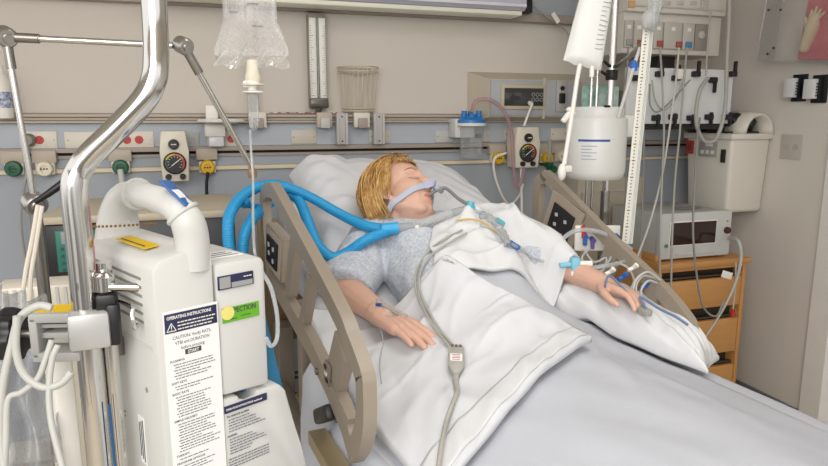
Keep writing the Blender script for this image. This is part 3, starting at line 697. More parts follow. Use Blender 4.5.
for f in person.data.polygons:                             # lips
    p = HM.inverted() @ (BI @ (V(f.center) + POFF))
    if p.y > .06 and abs(p.x) < .022 and -.0080*(1-(p.x/.023)**2)-.0035 < p.z+.066 < .0075*(1-(p.x/.023)**2)+.001: f.material_index = 1
def face_at(x, z, off):
    o_ = (BM @ hp(x, .2, z)) - POFF; d_ = (BM.to_3x3() @ HR @ V((0, -1, 0)))
    loc, nor, i, d = bodytree.ray_cast(o_, d_); return BI @ (loc + nor*off + POFF)
# nails of the near hand
dR = V((.33, -.92, -.12)).normalized()
# ---- hair
M_hair = mat('hair_golden', 'BE9458', .62, scale=70, hx2='94682F')
M_hair2 = mat('hair_light', 'D9B67E', .62, scale=60, hx2='BC9050')
E0r = V((.079, .100, .089)); C0 = V((0, -.012, .03))
b = MB(BM @ HM)
def isface(d): return (d.y > .48 and d.z < .62) or d.z < -.62 or (d.y > .22 and d.z < .12) or (d.y > -.12 and d.z < -.12)
vs = []; fs = []; n, m = 28, 18
for i in range(m+1):
    for k in range(n):
        a = 2*PI*k/n; ph = PI*i/m; d = V((math.cos(a)*math.sin(ph), math.sin(a)*math.sin(ph), math.cos(ph))); vs.append(d)
for i in range(m):
    for k in range(n):
        q = [i*n+k, i*n+(k+1) % n, (i+1)*n+(k+1) % n, (i+1)*n+k]
        if not any(isface(vs[j]) for j in q): fs.append(q)
b.raw([C0 + V((d.x*E0r.x, d.y*E0r.y, d.z*E0r.z)) for d in vs], fs)
grav = HR.transposed() @ V((0, 0, -1))
rnd = random.Random(5)
locks = [MB(BM @ HM), MB(BM @ HM)]
cnt = 0
while cnt < 900:
    a = rnd.uniform(0, 2*PI); zz = rnd.uniform(-.45, 1); rr = math.sqrt(1-zz*zz); d = V((rr*math.cos(a), rr*math.sin(a), zz))
    if isface(d): continue
    cnt += 1
    pole = V((-.25, .45, .86)).normalized()
    t = d - pole; t = (t - d*t.dot(d))
    if t.length < .05: continue
    t = t.normalized()
    L = rnd.uniform(.06, .11); lift = rnd.uniform(1.04, 1.17); pts = []; p = d.copy(); vel = t + V((rnd.uniform(-.35, .35), rnd.uniform(-.2, .2), rnd.uniform(-.25, .25)))
    w0 = rnd.uniform(.0016, .0036)
    for i in range(8):
        sh = lift*(1+.03*i/7)
        q = C0 + V((p.x*E0r.x, p.y*E0r.y, p.z*E0r.z))*sh
        if i > 4 and d.z < .5: q += grav*.004*(i-4)
        pts.append(q)
        vel = vel + V((0, -.05, -.12)) + V((rnd.uniform(-.1, .1), rnd.uniform(-.1, .1), 0)); vel = (vel - p*vel.dot(p)).normalized()
        np_ = (p + vel*(L/8/.088)).normalized()
        if isface(np_) and np_.y > .1: np_ = p.copy() + V((0, 0, .002*i)); np_.normalize()
        p = np_
    locks[cnt % 2].tube(catmull(pts, 2), [max(.0006, w0*math.sin(PI*(.12+.86*i/14))) for i in range(15)], 5, flat=.45)
def fh(x, z, o_): return V((x, -.012+.094*math.sqrt(max(.03, 1-((z-.03)/.084)**2-(x/.074)**2))+o_+rnd.uniform(-.002, .004), z+.003))
# wisps over the forehead and behind the near ear
for k in range(190):
    x = rnd.uniform(-.052, .050); s = [fh(x*.5-.01, .112, .008), fh(x*.9, .100, .008), fh(x*1.1+.006, .082+rnd.uniform(-.006, .008), .008), fh(x*1.15+.016, .060+rnd.uniform(-.012, .014), .005)]
    locks[k % 2].tube(catmull(s, 4), [max(.0004, .0021*math.sin(PI*(.1+.85*i/12))) for i in range(13)], 5, flat=.5)
for k in range(120):
    y = rnd.uniform(-.075, -.012); s = [V((.076, y, .04)), V((.086, y-.004, .0)), V((.084, y-.01, -.045)), V((.070+rnd.uniform(-.01, .008), y-.01, -.075-rnd.uniform(0, .03)))]
    locks[k % 2].tube(catmull(s, 4), [max(.0004, .0024*math.sin(PI*(.1+.85*i/12))) for i in range(13)], 5, flat=.5)
for k in range(110):
    q = rnd.uniform(0, 1); s = [V((.045, .028-.03*q, .108)), V((.078, .044-.05*q, .070)), V((.087, .034-.05*q, .025)), V((.085+rnd.uniform(-.003, .004), .012-.045*q, -.012-rnd.uniform(0, .03)))]
    locks[k % 2].tube(catmull(s, 4), [max(.0004, .0024*math.sin(PI*(.1+.85*i/12))) for i in range(13)], 5, flat=.5)
vs_cap = b
vs_cap.build('hair', M_hair, person, ang=180, recalc=True, weld=False)
locks[0].build('hair_locks', M_hair, person, ang=180, weld=False); locks[1].build('hair_highlights', M_hair2, person, ang=180, weld=False)
# eyebrow, lashes, earring on the near side, far side too
for s in (-1, 1):
    b = MB(BM); b.tube([face_at(s*(.014+.034*i/8), .026+.006*math.sin(PI*i/8), .0008) for i in range(9)], [.0012+.001*math.sin(PI*i/8) for i in range(9)], 6); b.build('eyebrow', mat('brow_hair', 'A3754A', .7), person)
    b = MB(BM); b.tube([face_at(s*(.018+.028*i/8), -.0035-.0035*math.sin(PI*i/8), .0006) for i in range(9)], .0010, 6); b.build('eyelash', mat('lash', '4A3524', .7), person)
b = MB(BM); b.ell(body_near(hp(.095, .0, -.040), .002), (.0035, .0035, .0035), None, 10, 8); b.build('earring', M_chrome, person)
# ---- gown
g = MB(); torso(g, .014)
g.capsule((-.04, -.085, 1.125), (.04, -.085, 1.13), .075, .075)
def sleeve(S, E, k): g.lathe([(.0, -.07), (.05, -.06), (.074, -.02), (.076, .05), (.082, (E-S).length*k*.7), (.088, (E-S).length*k), (0, (E-S).length*k)], S, frame_z(E-S), 20, sx=1, sy=.9)
sleeve(SR, ER, 1.02); sleeve(SL, EL, 1.0)
gb = remesh(g, .009, 6)
gb.normal_update()
for v in gb.verts:
    p = v.co; q = V((p.x*7, p.y*9, p.z*7)); f = noise.fractal(q, 1.0, 2.0, 3)*.012 + math.sin(p.x*38+p.y*46+6*noise.noise(p*5))*.0032
    v.co = p + v.normal*(f+.002)
g2 = MB(); g2.bm = gb
for v in gb.verts: v.co = BM @ v.co
M_gown = mat('gown_print', 'C4C8CF', .85, scale=130, hx2='AAB2BD', bump=.08, bscale=250)
gown = g2.build('gown', M_gown, person, ang=180, weld=False)
b = MB(BM); b.tube(catmull([SR+V((-.075, .0, -.0)), SR+V((-.098, -.06, -.055)), SR+V((-.12, -.10, -.105))], 6), .006, 8, flat=.4); b.build('gown_tie', mat('navy_binding', '2D3A78', .7), person)
# ================================================================== BED LINEN, laid over what is under it
TX = np.linspace(-.66, .66, 133); TY = np.linspace(-1.75, .60, 236)
def field(b):
    t = BVHTree.FromBMesh(b.bm); H = np.full((len(TY), len(TX)), -9.0)
    for j, y in enumerate(TY):
        for i, x in enumerate(TX):
            h = t.ray_cast(V((x, y, 3)), V((0, 0, -1)))[0]
            if h is not None: H[j, i] = h.z
    return H
def sample(H, x, y):
    fx = min(max((x-TX[0])/(TX[1]-TX[0]), 0), len(TX)-1.001); fy = min(max((y-TY[0])/(TY[1]-TY[0]), 0), len(TY)-1.001)
    i, j = int(fx), int(fy); a, c = fx-i, fy-j
    return float((H[j, i]*(1-a)+H[j, i+1]*a)*(1-c)+(H[j+1, i]*(1-a)+H[j+1, i+1]*a)*c)
def blur(H, n):
    for _ in range(n):
        P = np.pad(H, 1, mode='edge'); H = (P[1:-1, 1:-1]*4+P[:-2, 1:-1]*2+P[2:, 1:-1]*2+P[1:-1, :-2]*2+P[1:-1, 2:]*2+P[:-2, :-2]+P[2:, 2:]+P[:-2, 2:]+P[2:, :-2])/16
    return H
def drape(H, it, fin=2):
    B = H.copy()
    for _ in range(it): B = np.maximum(H, blur(B, 1)-.0006)
    return blur(B, fin)
b = MB(); torso(b, .018); legs(b, .004); Hbody = field(b)
Hm = np.array([[ms(y)+.010 if abs(x) < .45 else -9 for x in TX] for y in TY])
base = np.maximum(Hbody, np.where(Hm > 0, Hm, .45))
H0 = drape(base, 260, 5)
def hull_rows(H, x0, x1, ymax):
    H = H.copy(); ix = [i for i, x in enumerate(TX) if x0 <= x <= x1]
    for j, y in enumerate(TY):
        if y > ymax: continue
        st = []
        for i in ix:
            p = (TX[i], H[j, i])
            while len(st) > 1 and (st[-1][0]-st[-2][0])*(p[1]-st[-2][1])-(st[-1][1]-st[-2][1])*(p[0]-st[-2][0]) >= 0: st.pop()
            st.append(p)
        H[j, ix] = np.interp(TX[ix], [p[0] for p in st], [p[1] for p in st])
    return H
H0 = blur(hull_rows(H0, -.43, .43, -.50), 10)
for i, x in enumerate(TX):                                  # the blanket bridges past the mattress edge
    k = min(range(len(TX)), key=lambda q: abs(TX[q]-math.copysign(.43, x)))
    if abs(x) > .43: H0[:, i] = H0[:, k]
wr = lambda x, y, s, a, k=0: a*(1-abs(noise.noise(V((x*s, y*s, k)))*2))       # ridged creases
def creases(seed, n, xr, yr, amp, lr, dirs=None, w=(.010, .024)):
    r = random.Random(seed); C = []
    for k in range(n):
        a = r.uniform(0, PI) if dirs is None else r.uniform(*dirs)
        C.append((r.uniform(*xr), r.uniform(*yr), math.cos(a), math.sin(a), r.uniform(*lr)/2, r.uniform(*w), amp*r.uniform(.35, 1), r.uniform(-3, 3)))
    def f(x, y):
        z = 0
        for cx, cy, dx, dy, L, ww, A, bend in C:
            u = (x-cx)*dx+(y-cy)*dy; v = -(x-cx)*dy+(y-cy)*dx + bend*u*u
            if abs(u) < 2*L and abs(v) < 3*ww: z += A*math.exp(-(u/L)**2*1.5)*math.exp(-(v/ww)**2)
        return z
    return f
M_blanket = mat('grey_blanket', 'BABDC5', .9, var=.02, scale=6, bump=.10, bscale=420)
M_pcase = mat('white_pillowcase', 'CFD1D5', .8, var=.01, scale=8, bump=.05, bscale=300)
M_pcase2 = mat('soft_white_pillowcase', 'D3D4D6', .8, var=.01, scale=8, bump=.05, bscale=300)
# ---- grey blanket over legs and belly
CB = creases(14, 26, (-.45, .5), (-1.6, -.4), .006, (.3, .8), (-2.0, -.9), (.012, .035))
def blank(u, v):
    y = -.40-1.33*v; d = (u-.5)*2*.88; L = .50 if d > 0 else .462; x = d
    if abs(d) <= L:
        z = sample(H0, d, y)
        z += .012 + .008*noise.noise(V((d*3, y*2.2, 5))) + .003*noise.noise(V((d*9+y*6, y*5, 9))) + wr(d+.4*y, y*.6, 5, .005, 2)*(1-abs(d)) + CB(d, y)
        return V((x, y, z))
    e = abs(d)-L; z0 = sample(H0, math.copysign(L, d), y)+.012
    z0 = z0 + .008*noise.noise(V((math.copysign(L, d)*3, y*2.2, 5)))
    fl = .018*math.sin(y*24+3*noise.noise(V((y*2, 1, 0))))*min(1, e/.12)
    return V((math.copysign(L+.03*min(1, e/.05)+.02*e+fl, d), y, z0-max(0, e-.012)*.98))
b = MB(BM); b.grid(blank, 120, 150); o = b.build('blanket', M_blanket, ang=180)
tag(o, 'pale grey blanket spread over the legs down to the lower right corner', 'blanket')
m = o.modifiers.new('thick', 'SOLIDIFY'); m.thickness = .006; m.offset = 1
Hbl = H0.copy()
for j, y in enumerate(TY):
    for i, x in enumerate(TX):
        if y < -.40 and abs(x) < .46: Hbl[j, i] = blank(.5+x/1.76, (-.40-y)/1.33).z+.007
# ---- head pillow, flattened under the head
def pillow(name, cs, top, under, matl, label, cat='pillow', nu=110, nv=110, edge=.012, amp=.006, seed=0, pinch=.5, group=None, cr=None):
    """cs: four corners (x, y) in order; top(x,y,u,v) the free upper surface; under(x,y) what it lies on"""
    c = [V((p[0], p[1], 0)) for p in cs]
    def xy(u, v):
        p = (c[0]*(1-u)+c[1]*u)*(1-v)+(c[3]*(1-u)+c[2]*u)*v
        ctr = sum(c, V())/4; a = 1-.05*(1-(2*u-1)**2)*0
        # sides bow in a little between the corners
        q = p + (ctr-p)*(.06*((1-(2*u-1)**2)*(2*v-1)**4+(1-(2*v-1)**2)*(2*u-1)**4)*pinch*2)
        return q
    def prof(u, v): return (max(0, 1-abs(2*u-1)**3.2)*max(0, 1-abs(2*v-1)**3.2))**.5
    def T(u, v):
        p = xy(u, v); lo = under(p.x, p.y)+.004; f = prof(u, v); t = top(p.x, p.y, u, v)
        hi = lo + edge + max(0, t-lo-edge)*f
        ed = (1-f); s = seed
        if cr: hi += cr(p.x, p.y)*min(1, f*1.6)
        hi += f*(amp*noise.noise(V((p.x*6, p.y*6, s)))+amp*.5*noise.noise(V((p.x*14, p.y*11, s+3)))) + wr(p.x, p.y, 9, amp*.7, s)*min(1, f*2)
        hi += amp*.8*math.sin((u+v)*40+4*noise.noise(V((u*3, v*3, s))))*ed*f*2
        return V((p.x, p.y, max(hi, lo+.003)))
    def B(u, v):
        p = xy(u, v); f = prof(u, v); return V((p.x, p.y, under(p.x, p.y)+.004 + (edge*.5)*(1-f)))
    b = MB(BM); b.grid(T, nu, nv); b.grid(lambda u, v: B(1-u, v), nu, nv)
    # close the rim
    R = [(i/(nu-1), 0) for i in range(nu)]+[(1, j/(nv-1)) for j in range(1, nv)]+[(1-i/(nu-1), 1) for i in range(1, nu)]+[(0, 1-j/(nv-1)) for j in range(1, nv-1)]
    b.raw([T(*r) for r in R]+[B(*r) for r in R], [[i, (i+1) % len(R), len(R)+(i+1) % len(R), len(R)+i] for i in range(len(R))])
    return tag(b.build(name, matl, ang=180), label, cat, group), T
def head_top(x, y, u, v):
    t = ms(min(y,.44))+.145+.11*max(0, 1-math.hypot((x+.33)/.24, (y-.52)/.30))+.015*math.exp(-((x+.2)/.15)**2)
    r2 = ((x+.075)/.13)**2+((y+.01)/.13)**2; dent = 1.135-(y+.01)*-.25
    return t-(max(0, t-dent))*math.exp(-r2*.7)
hp_o, hpT = pillow('head_pillow', [(-.35, -.14), (.40, -.12), (.37, .46), (-.31, .51)], head_top, lambda x, y: ms(y)+.012, M_pcase, 'plump white pillow under the head with its corner pointing up left', amp=.009, seed=4, cr=creases(8, 16, (-.35, .38), (-.12, .5), .008, (.10, .3)))
# ---- pillow under the near arm (open hem towards the viewer)
Hr = np.maximum(Hbl, drape(np.where(Hbl > 0, Hbl, .6), 200, 6))
def under_r(x, y): return max(sample(Hr, x, y), ms(y)+.016 if abs(x) < .45 else .55)
near = [(-.465, -.27), (-.10, -.40), (.120, -.760), (-.435, -1.06)]
def near_top(x, y, u, v):
    # plane through the underside of the forearm and hand, sinking towards the hem
    arm_ = .957 + max(0, y+.47)*.12 - max(0, -.50-y)*.10 - .013
    return arm_ - max(0, -.36-x)*.20
pr_o, prT = pillow('arm_pillow', near, near_top, under_r, M_pcase, 'flat white pillow with open hem under the near hand in the foreground', amp=.005, seed=21, pinch=.15, edge=.03, cr=creases(3, 22, (-.45, .15), (-1.0, -.3), .007, (.12, .40), (.2, 1.4), (.006, .016)))
# hem band stitched at the open end
b = MB(BM)
def hem(u, v):
    vv = .895+.085*v; p = prT(u*.98+.01, vv); return p+V((0, 0, .0035))
b.grid(hem, 60, 8); o = b.build('pillowcase_hem', mat('hem_cloth', 'D0D1D3', .85, bump=.05, bscale=300), pr_o, ang=180, label='open hem band')
m = o.modifiers.new('t', 'SOLIDIFY'); m.thickness = .003
# ---- pillow under the far arm
def under_l(x, y): return max(sample(Hbl, x, y) if y < -.33 else sample(H0, x, y), ms(y)+.016) if abs(x) < .5 else ms(y)+.0
far = [(.20, -.18), (.50, .10), (.575, -.74), (.385, -.87)]
def far_top(x, y, u, v):
    t = .985 + max(0, y+.55)*.14 - max(0, -.62-y)*.06 + .02*math.exp(-((x-.36)/.08)**2)
    d2 = abs((x-.335)+.10*(y+.45)); return t - .0*d2
pl_o, plT = pillow('arm_pillow', far, far_top, under_l, M_pcase2, 'long crumpled white pillow supporting the far arm beside the far siderail', amp=.012, seed=33, pinch=.4, edge=.02, cr=creases(9, 30, (.16, .58), (-.97, .08), .016, (.10, .30), (-.5, 1.2)))
# ---- white cover sheet folded over the chest
b = MB(); torso(b, .018); legs(b, .004); b.capsule(SL, EL, .085, .07); b.capsule(EL, WL, .05, .03); Harm = field(b)
Hs = drape(np.maximum(Harm, np.where(Hm > 0, Hm, .45)), 24, 3)
cc = [(-.075, -.20), (.36, -.03), (.43, -.43), (-.15, -.49)]
for o_ in (pl_o, pr_o):
    t_ = bmesh.new(); t_.from_mesh(o_.data); t_.transform(BI @ Matrix.Translation(o_.location)); q_ = MB(); q_.bm = t_; Hs = np.maximum(Hs, field(q_))
Hs = blur(Hs, 3)
CH = creases(5, 30, (-.1, .46), (-.55, -.05), .024, (.10, .30))
def chest(u, v):
    A_, B_ = 2*u-1, 2*v-1; u_, v_ = u, v; u = .5+.5*A_*math.sqrt(1-.38*B_*B_); v = .5+.5*B_*math.sqrt(1-.38*A_*A_)
    c = [V((p[0], p[1], 0)) for p in cc]; p = (c[0]*(1-u)+c[1]*u)*(1-v)+(c[3]*(1-u)+c[2]*u)*v
    p += V((.018*noise.noise(V((u*5, v*5, 1))), .018*noise.noise(V((u*5, v*5, 7))), 0))
    z = max(sample(Hs, p.x, p.y), sample(Hbl, p.x, p.y)) + .020
    u, v = u_, v_; f = min(1, min(u, 1-u, v, 1-v)*7)
    z += f*CH(p.x, p.y)
    z += f*(.015*abs(noise.noise(V((p.x*7+p.y*3, p.y*5, 2)))) + .028*max(0, noise.noise(V((p.x*4.5, p.y*4.5+p.x*2, 11)))) + wr(p.x+p.y*.5, p.y, 8, .010, 6)) + .012*f
    return V((p.x, p.y, z))
b = MB(BM); b.grid(chest, 110, 110); o = b.build('chest_sheet', M_pcase2, ang=180)
tag(o, 'crumpled white sheet bunched over the chest and belly', 'sheet')
m = o.modifiers.new('thick', 'SOLIDIFY'); m.thickness = .012; m.offset = -1
# ================================================================== LEFT FOREGROUND: pump, poles, ventilator
M_case = mat('pump_white', 'C8C8C5', .38, var=.01)
M_case2 = mat('pump_white_warm', 'C5C5C2', .4, var=.01)
M_navy = mat('label_navy', '23264A', .5)
M_ink = mat('print_ink', '3C3C44', .6)
M_ink2 = mat('print_ink_faint', '63636B', .6)
M_paper = mat('label_white', 'E9E9E8', .5, var=.01)
PE = on_d(152, 275, .85); PA = math.radians(27)
PB = V((PE.x, PE.y, 0)); PM = Matrix.Translation(PB) @ Matrix.Rotation(PA, 4, 'Z')   # x along the front, y into the pump
PI_ = PM.inverted()
def on_front(px, py, y=0.0):
    o = PI_ @ EYE; d = PI_.to_3x3() @ ray(px, py); return o + d*((y-o.y)/d.y)
def on_left(px, py, x=0.0):
    o = PI_ @ EYE; d = PI_.to_3x3() @ ray(px, py); return o + d*((x-o.x)/d.x)
pump = thing('infusion_pump', 'big white infusion pump with carrying handle and printed instructions clamped to chrome pole', 'infusion pump', (PB.x, PB.y, .86), PA)
ZB = .86
def slab(b, poly, y0, y1, bev):        # poly in (x, z), extruded along y
    b.prism([(x, z) for x, z in poly], y1-y0, Matrix.Translation((0, y1, 0)) @ RX, bev=bev)
b = MB(PM); slab(b, [(0, ZB), (.088, ZB), (.088, 1.318), (.06, 1.322), (.012, 1.312), (0, 1.300)], 0, .235, .006)
body = b.build('pump_body', M_case, pump, ang=35)
b = MB(PM); slab(b, [(.09, 1.092), (.172, 1.088), (.173, 1.285), (.168, 1.293), (.09, 1.293)], 0.001, .16, .007); b.build('display_module', M_case, pump, ang=35)
b = MB(PM); slab(b, [(.09, ZB), (.252, ZB), (.226, .965), (.202, 1.068), (.190, 1.082), (.150, 1.084), (.146, 1.074), (.122, 1.072), (.118, 1.086), (.09, 1.088)], 0.001, .15, .005); b.build('door_module', M_case2, pump, ang=35)
b = MB(PM); slab(b, [(.14, ZB), (.262, ZB), (.236, .965), (.212, 1.07), (.185, 1.20), (.176, 1.27), (.14, 1.27)], .03, .158, .005); b.build('blue_side_shell', mat('pump_teal_blue', '1E6C93', .4), pump, ang=35)
# carrying handle: back post, bar, front foot
hpts = [(.045, .235, 1.30), (.045, .225, 1.345), (.045, .20, 1.375), (.045, .165, 1.386), (.047, .09, 1.385), (.052, .035, 1.378), (.060, .018, 1.362), (.066, .016, 1.335), (.067, .018, 1.29)]
b = MB(PM); hc = catmull(hpts, 6); m = len(hc)
b.tube(hc, [max(.0195, .036-.05*(i/(m-1))) if i/(m-1) < .6 else min(.0235, .0195+.02*(i/(m-1)-.6)) for i in range(m)], 16, up=(1, 0, 0)); hd = b.build('carry_handle', M_case, pump, ang=60)
for k in (20, 34):
    b = MB(PM); c = hc[k]; F = frame_z(hc[k+1]-hc[k-1]); b.lathe([(.0235, -.003), (.025, -.001), (.025, .001), (.0235, .003)], c, F, 20); b.build('handle_seam', M_case2, hd)
# chain strung round the back post, blue tag on the handle
b = MB(PM)
for i in range(26):
    u = i/25; a = PI*(1.15-1.0*u); p = V((.045+.05*math.cos(a)-.0, .215-.052*math.sin(a)*1.0, 1.332+.006*math.sin(u*PI)))
    b.ell(p, (.0022, .0022, .0022), None, 6, 4)
e = b.build('bead_chain', mat('brass', 'A9803F', .3, 1.0), hd); e['kind'] = 'stuff'
p = on_left(171, 185, .05)
b = MB(PM); b.box((.052, .022, 1.398), (.030, .05, .003), Matrix.Rotation(math.radians(34), 3, 'X') @ Matrix.Rotation(math.radians(28), 3, 'Y') @ Matrix.Rotation(.5, 3, 'Z'), bev=.001); tg = b.build('blue_tag', mat('tag_blue', '2B5C9C', .5), hd, label='blue paper tag on handle')
TMt = PM @ Matrix.Translation((.052, .0205, 1.4000)) @ (Matrix.Rotation(math.radians(34), 3, 'X') @ Matrix.Rotation(math.radians(28), 3, 'Y') @ Matrix.Rotation(.5, 3, 'Z')).to_4x4()
b = MB(TMt)
for k in range(5): b.tube(catmull([(-.010+.004*k, -.012, 0), (-.008+.004*k, -.002, 0), (-.010+.004*k, .004, 0)], 4), .0008, 5)
b.build('tag_marking', M_white, hd)
# seam between body and modules, screw hole and panel line on the left face
b = MB(PM)
for k in range(6):
    z = 1.282-.0125*k; b.box((-.0002, .125, z-.0), (.0016, .172, .0042), bev=.0006)
b.build('vent_slot_markings', mat('vent_grey', '7D7C76', .6), body)
b = MB(PM); b.box((-.0004, .11, 1.186), (.0014, .2, .006)); b.build('ledge_line', mat('pump_shade', 'C9C9C4', .45), body)
b = MB(PM); b.lathe([(.004, 0), (.004, .0008), (0, .0008)], on_left(147, 390), frame_z((-1, 0, 0)), 14); b.build('screw_hole', mat('hole_grey', '8C8B86', .6), body)
p = on_left(92, 364)
b = MB(PM); b.box((-.0006, on_left(106, 367).y, on_left(106, 367).z), (.001, .035, .022)); b.build('yellow_label', mat('label_yellow', 'DDB90E', .5), body, label='yellow warning label low on side')
# chrome bail hook across the vents
b = MB(PM); q0, q1 = on_left(98, 293, -.012), on_left(131, 305, -.012)
b.tube(catmull([q0+V((.012, .01, 0)), q0, (q0+q1)/2, q1, q1+V((-.004, -.012, -.012)), q1+V((-.002, -.014, -.03)), q1+V((.006, -.004, -.028))], 5), .0028, 8); b.build('bail_hook', M_chrome, body)
# yellow label on top
b = MB(PM); b.box((.028, .115, 1.3195), (.022, .105, .0015), Matrix.Rotation(-.1, 3, 'Y')); b.build('yellow_strip', mat('label_yellow', 'DDB90E', .5), body, label='yellow caution strip on the top')
b = MB(PM)
for k in range(3): b.box((.022+.006*k, .115, 1.3198-.0006*k+.0006), (.0012, .085-.01*k, .0009), Matrix.Rotation(-.1, 3, 'Y'))
b.build('strip_markings', M_ink, body)
b = MB(PM); b.box((.13, .06, 1.2935), (.055, .045, .0012), bev=.0003); b.build('top_label', M_paper, pump)
b = MB(PM)
for k in range(3): b.box((.13, .045+.012*k, 1.2943), (.045-.008*k, .0022, .0006))
b.build('top_label_markings', M_ink, pump)
# printing on the left face: ruled lines and a label
b = MB(PM)
for py0, py1, L in ((392, 412, .07), (396, 416, .07), (410, 430, .07), (417, 438, .07), (424, 445, .07)):
    q = on_left(102, py0); r = on_left(126, py1); b.box((-.0004, (q.y+r.y)/2, (q.z+r.z)/2), (.0006, abs(q.y-r.y), .0016), Matrix.Rotation(0, 3, 'X'))
for k in range(3):
    q = on_left(106+6*k, 405+4*k); b.box((-.0004, q.y, q.z), (.0006, .008, .007))
b.build('side_print_markings', M_ink, body)
q = on_left(143, 440); b = MB(PM); b.box((-.0005, q.y, q.z), (.0008, .02, .075)); b.build('side_label', M_paper, body)
b = MB(PM)
for k in range(3): b.box((-.0011, q.y-.006+.006*k, q.z), (.0005, .0025, .066-.006*k))
b.build('side_label_markings', M_ink, body)
# ---- instruction label on the front of the body
def TF(x, z, y=-.0006): return PM @ Matrix.Translation((x, y, z)) @ RX
l0, l1 = on_front(164, 316), on_front(216, 304)
lx0, lx1 = .0115, .0885
b = MB(PM); b.box(((lx0+lx1)/2, -.0004, 1.10), (lx1-lx0+.004, .0006, .28)); lab = b.build('instruction_label', M_paper, body)
b = MB(PM); b.box(((lx0+lx1)/2, -.001, 1.2225), (lx1-lx0, .0006, .0275), bev=.0002); hdn = b.build('label_heading', M_navy, body)
text('heading_lettering', 'OPERATING INSTRUCTIONS', .0064, TF(lx0+.003, 1.2283, -.0014), M_white, body, align='LEFT', bold=.00012, xs=.80)
b = MB(TF(lx0+.009, 1.2165, -.0014))
for A_, B_ in (((-.0065, -.005), (.0065, -.005)), ((.0065, -.005), (0, .0065)), ((0, .0065), (-.0065, -.005))): b.tube([(A_[0], A_[1], 0), (B_[0], B_[1], 0)], .0006, 5)
b.box((0, .001, 0), (.0011, .005, .0006)); b.box((0, -.003, 0), (.0011, .0011, .0006)); b.build('warning_triangle_marking', M_white, body)
b = MB(TF(0, 0, -.0014)); r = random.Random(3)
def fine(b, x0, x1, z, h, r):
    x = x0
    while x < x1-.001:
        w_ = min(r.uniform(.002, .007), x1-x); b.box((x+w_/2, z, 0), (w_, h*.72, .0004)); x += w_+.0012
for k in range(3): fine(b, lx0+.018, lx1-.003-.003*k, 1.2222-.0048*k, .0022, r)
b.build('heading_fine_print_markings', M_white, body)
cx = (lx0+lx1)/2
text('caution_lettering', 'CAUTION: Verify RATE,', .0068, TF(cx, 1.1985), M_ink, body, align='CENTER', xs=.82)
text('caution_lettering', 'VTBI and DURATION', .0068, TF(cx, 1.1905), M_ink, body, align='CENTER', xs=.82)
text('caution_lettering', 'before pressing', .0068, TF(cx, 1.1825), M_ink, body, align='CENTER', xs=.82)
b = MB(PM); b.box((cx, -.0009, 1.1772), (.024, .0006, .0075), bev=.0002); b.build('start_key_marking', M_ink, body)
text('start_lettering', 'START', .0062, TF(cx, 1.1750, -.0014), M_white, body, align='CENTER', bold=.0001, xs=.9)
r = random.Random(8); z = 1.166
for hd_, n in (('FLUSHING', 6), ('SOFT KEYS', 2), ('BASIC RATE', 8), ('SIMPLE DELIVERY', 11), ('THERAPY', 1), ('PROGRAM OPTIONS', 3)):
    text('section_lettering', hd_, .0046, TF(lx0+.004, z), M_ink, body, bold=.00006); z -= .0042
    b = MB(TF(0, 0, -.0009))
    for k in range(n): fine(b, lx0+.009+.002*(k % 2), lx1-.004-r.uniform(0, .028), z, .0017, r); z -= .0041
    b.build('fine_print_markings', M_ink2, body); z -= .0035
# ---- modules: blue strip, green sticker, second label
b = MB(PM); b.box((.1215, -.0008, 1.2652), (.058, .0018, .0205), bev=.0006); bd = b.build('blue_badge', M_navy, pump)
b = MB(PM); b.box((.1035, -.0021, 1.2652), (.017, .0012, .0165)); b.build('badge_panel', M_grey, pump)
b = MB(PM); b.box((.131, -.0021, 1.2600), (.034, .0012, .0075)); b.build('badge_strip', M_grey, pump)
b = MB(TF(0, 0, -.0022)); fine(b, .134, .147, 1.2695, .002, r); b.build('badge_markings', M_white, pump)
b = MB(PM); b.box((.1275, -.0006, 1.2155), (.0605, .0008, .0225)); st = b.build('inspection_sticker', mat('sticker_green', '63A81F', .5), pump, label='green inspection sticker')
text('sticker_lettering', 'INSPECTION', .0112, TF(.1020, 1.2172, -.0012), M_ink, pump, xs=.80, bold=.0001)
b = MB(TF(0, 0, -.0012)); fine(b, .103, .120, 1.2085, .002, r); fine(b, .127, .143, 1.2105, .002, r); b.build('sticker_markings', M_green, pump)
b = MB(PM); b.lathe([(.0105, 0), (.0105, .0008), (0, .0008)], (.1055, -.0014, 1.2190), frame_z((0, -1, 0)), 24); b.build('yellow_dot', mat('dot_yellow', 'DDD478', .5), pump, label='pale yellow round dot')
b = MB(PM); b.box((.1285, -.0006, 1.0705), (.073, .0008, .0115)); b.build('second_heading', M_navy, pump)
text('heading_lettering', 'OPERATING INSTRUCTIONS continued', .0046, TF(.0945, 1.0688, -.0012), M_white, pump, xs=.78)
z = 1.057
for hd_, n in (('TO SILENCE ALARM', 5), ('ALARMS', 6), ('', 4)):
    if hd_: text('section_lettering', hd_, .0042, TF(.095, z), M_ink, pump); z -= .0045
    b = MB(TF(0, 0, -.0005))
    for k in range(n): fine(b, .098 if hd_ else .095, .162-r.uniform(0, .03) if hd_ else .165, z, .0018, r); z -= .0046
    b.build('fine_print_markings', M_ink2, pump); z -= .004
# clear tubing at the right of the pump
o = MB().tube(catmull([on_d(262, 272, .98), on_d(271, 288, .98), on_d(277, 315, .98), on_d(277, 338, .98), on_d(271, 346, .97), on_d(266, 338, .96)], 8), .0032, 8).build('infusion_tube', clear('line_clear', 'E3E8EA', .45, .5))
tag(o, 'clear infusion tube looping out from the right side of the pump', 'tube')
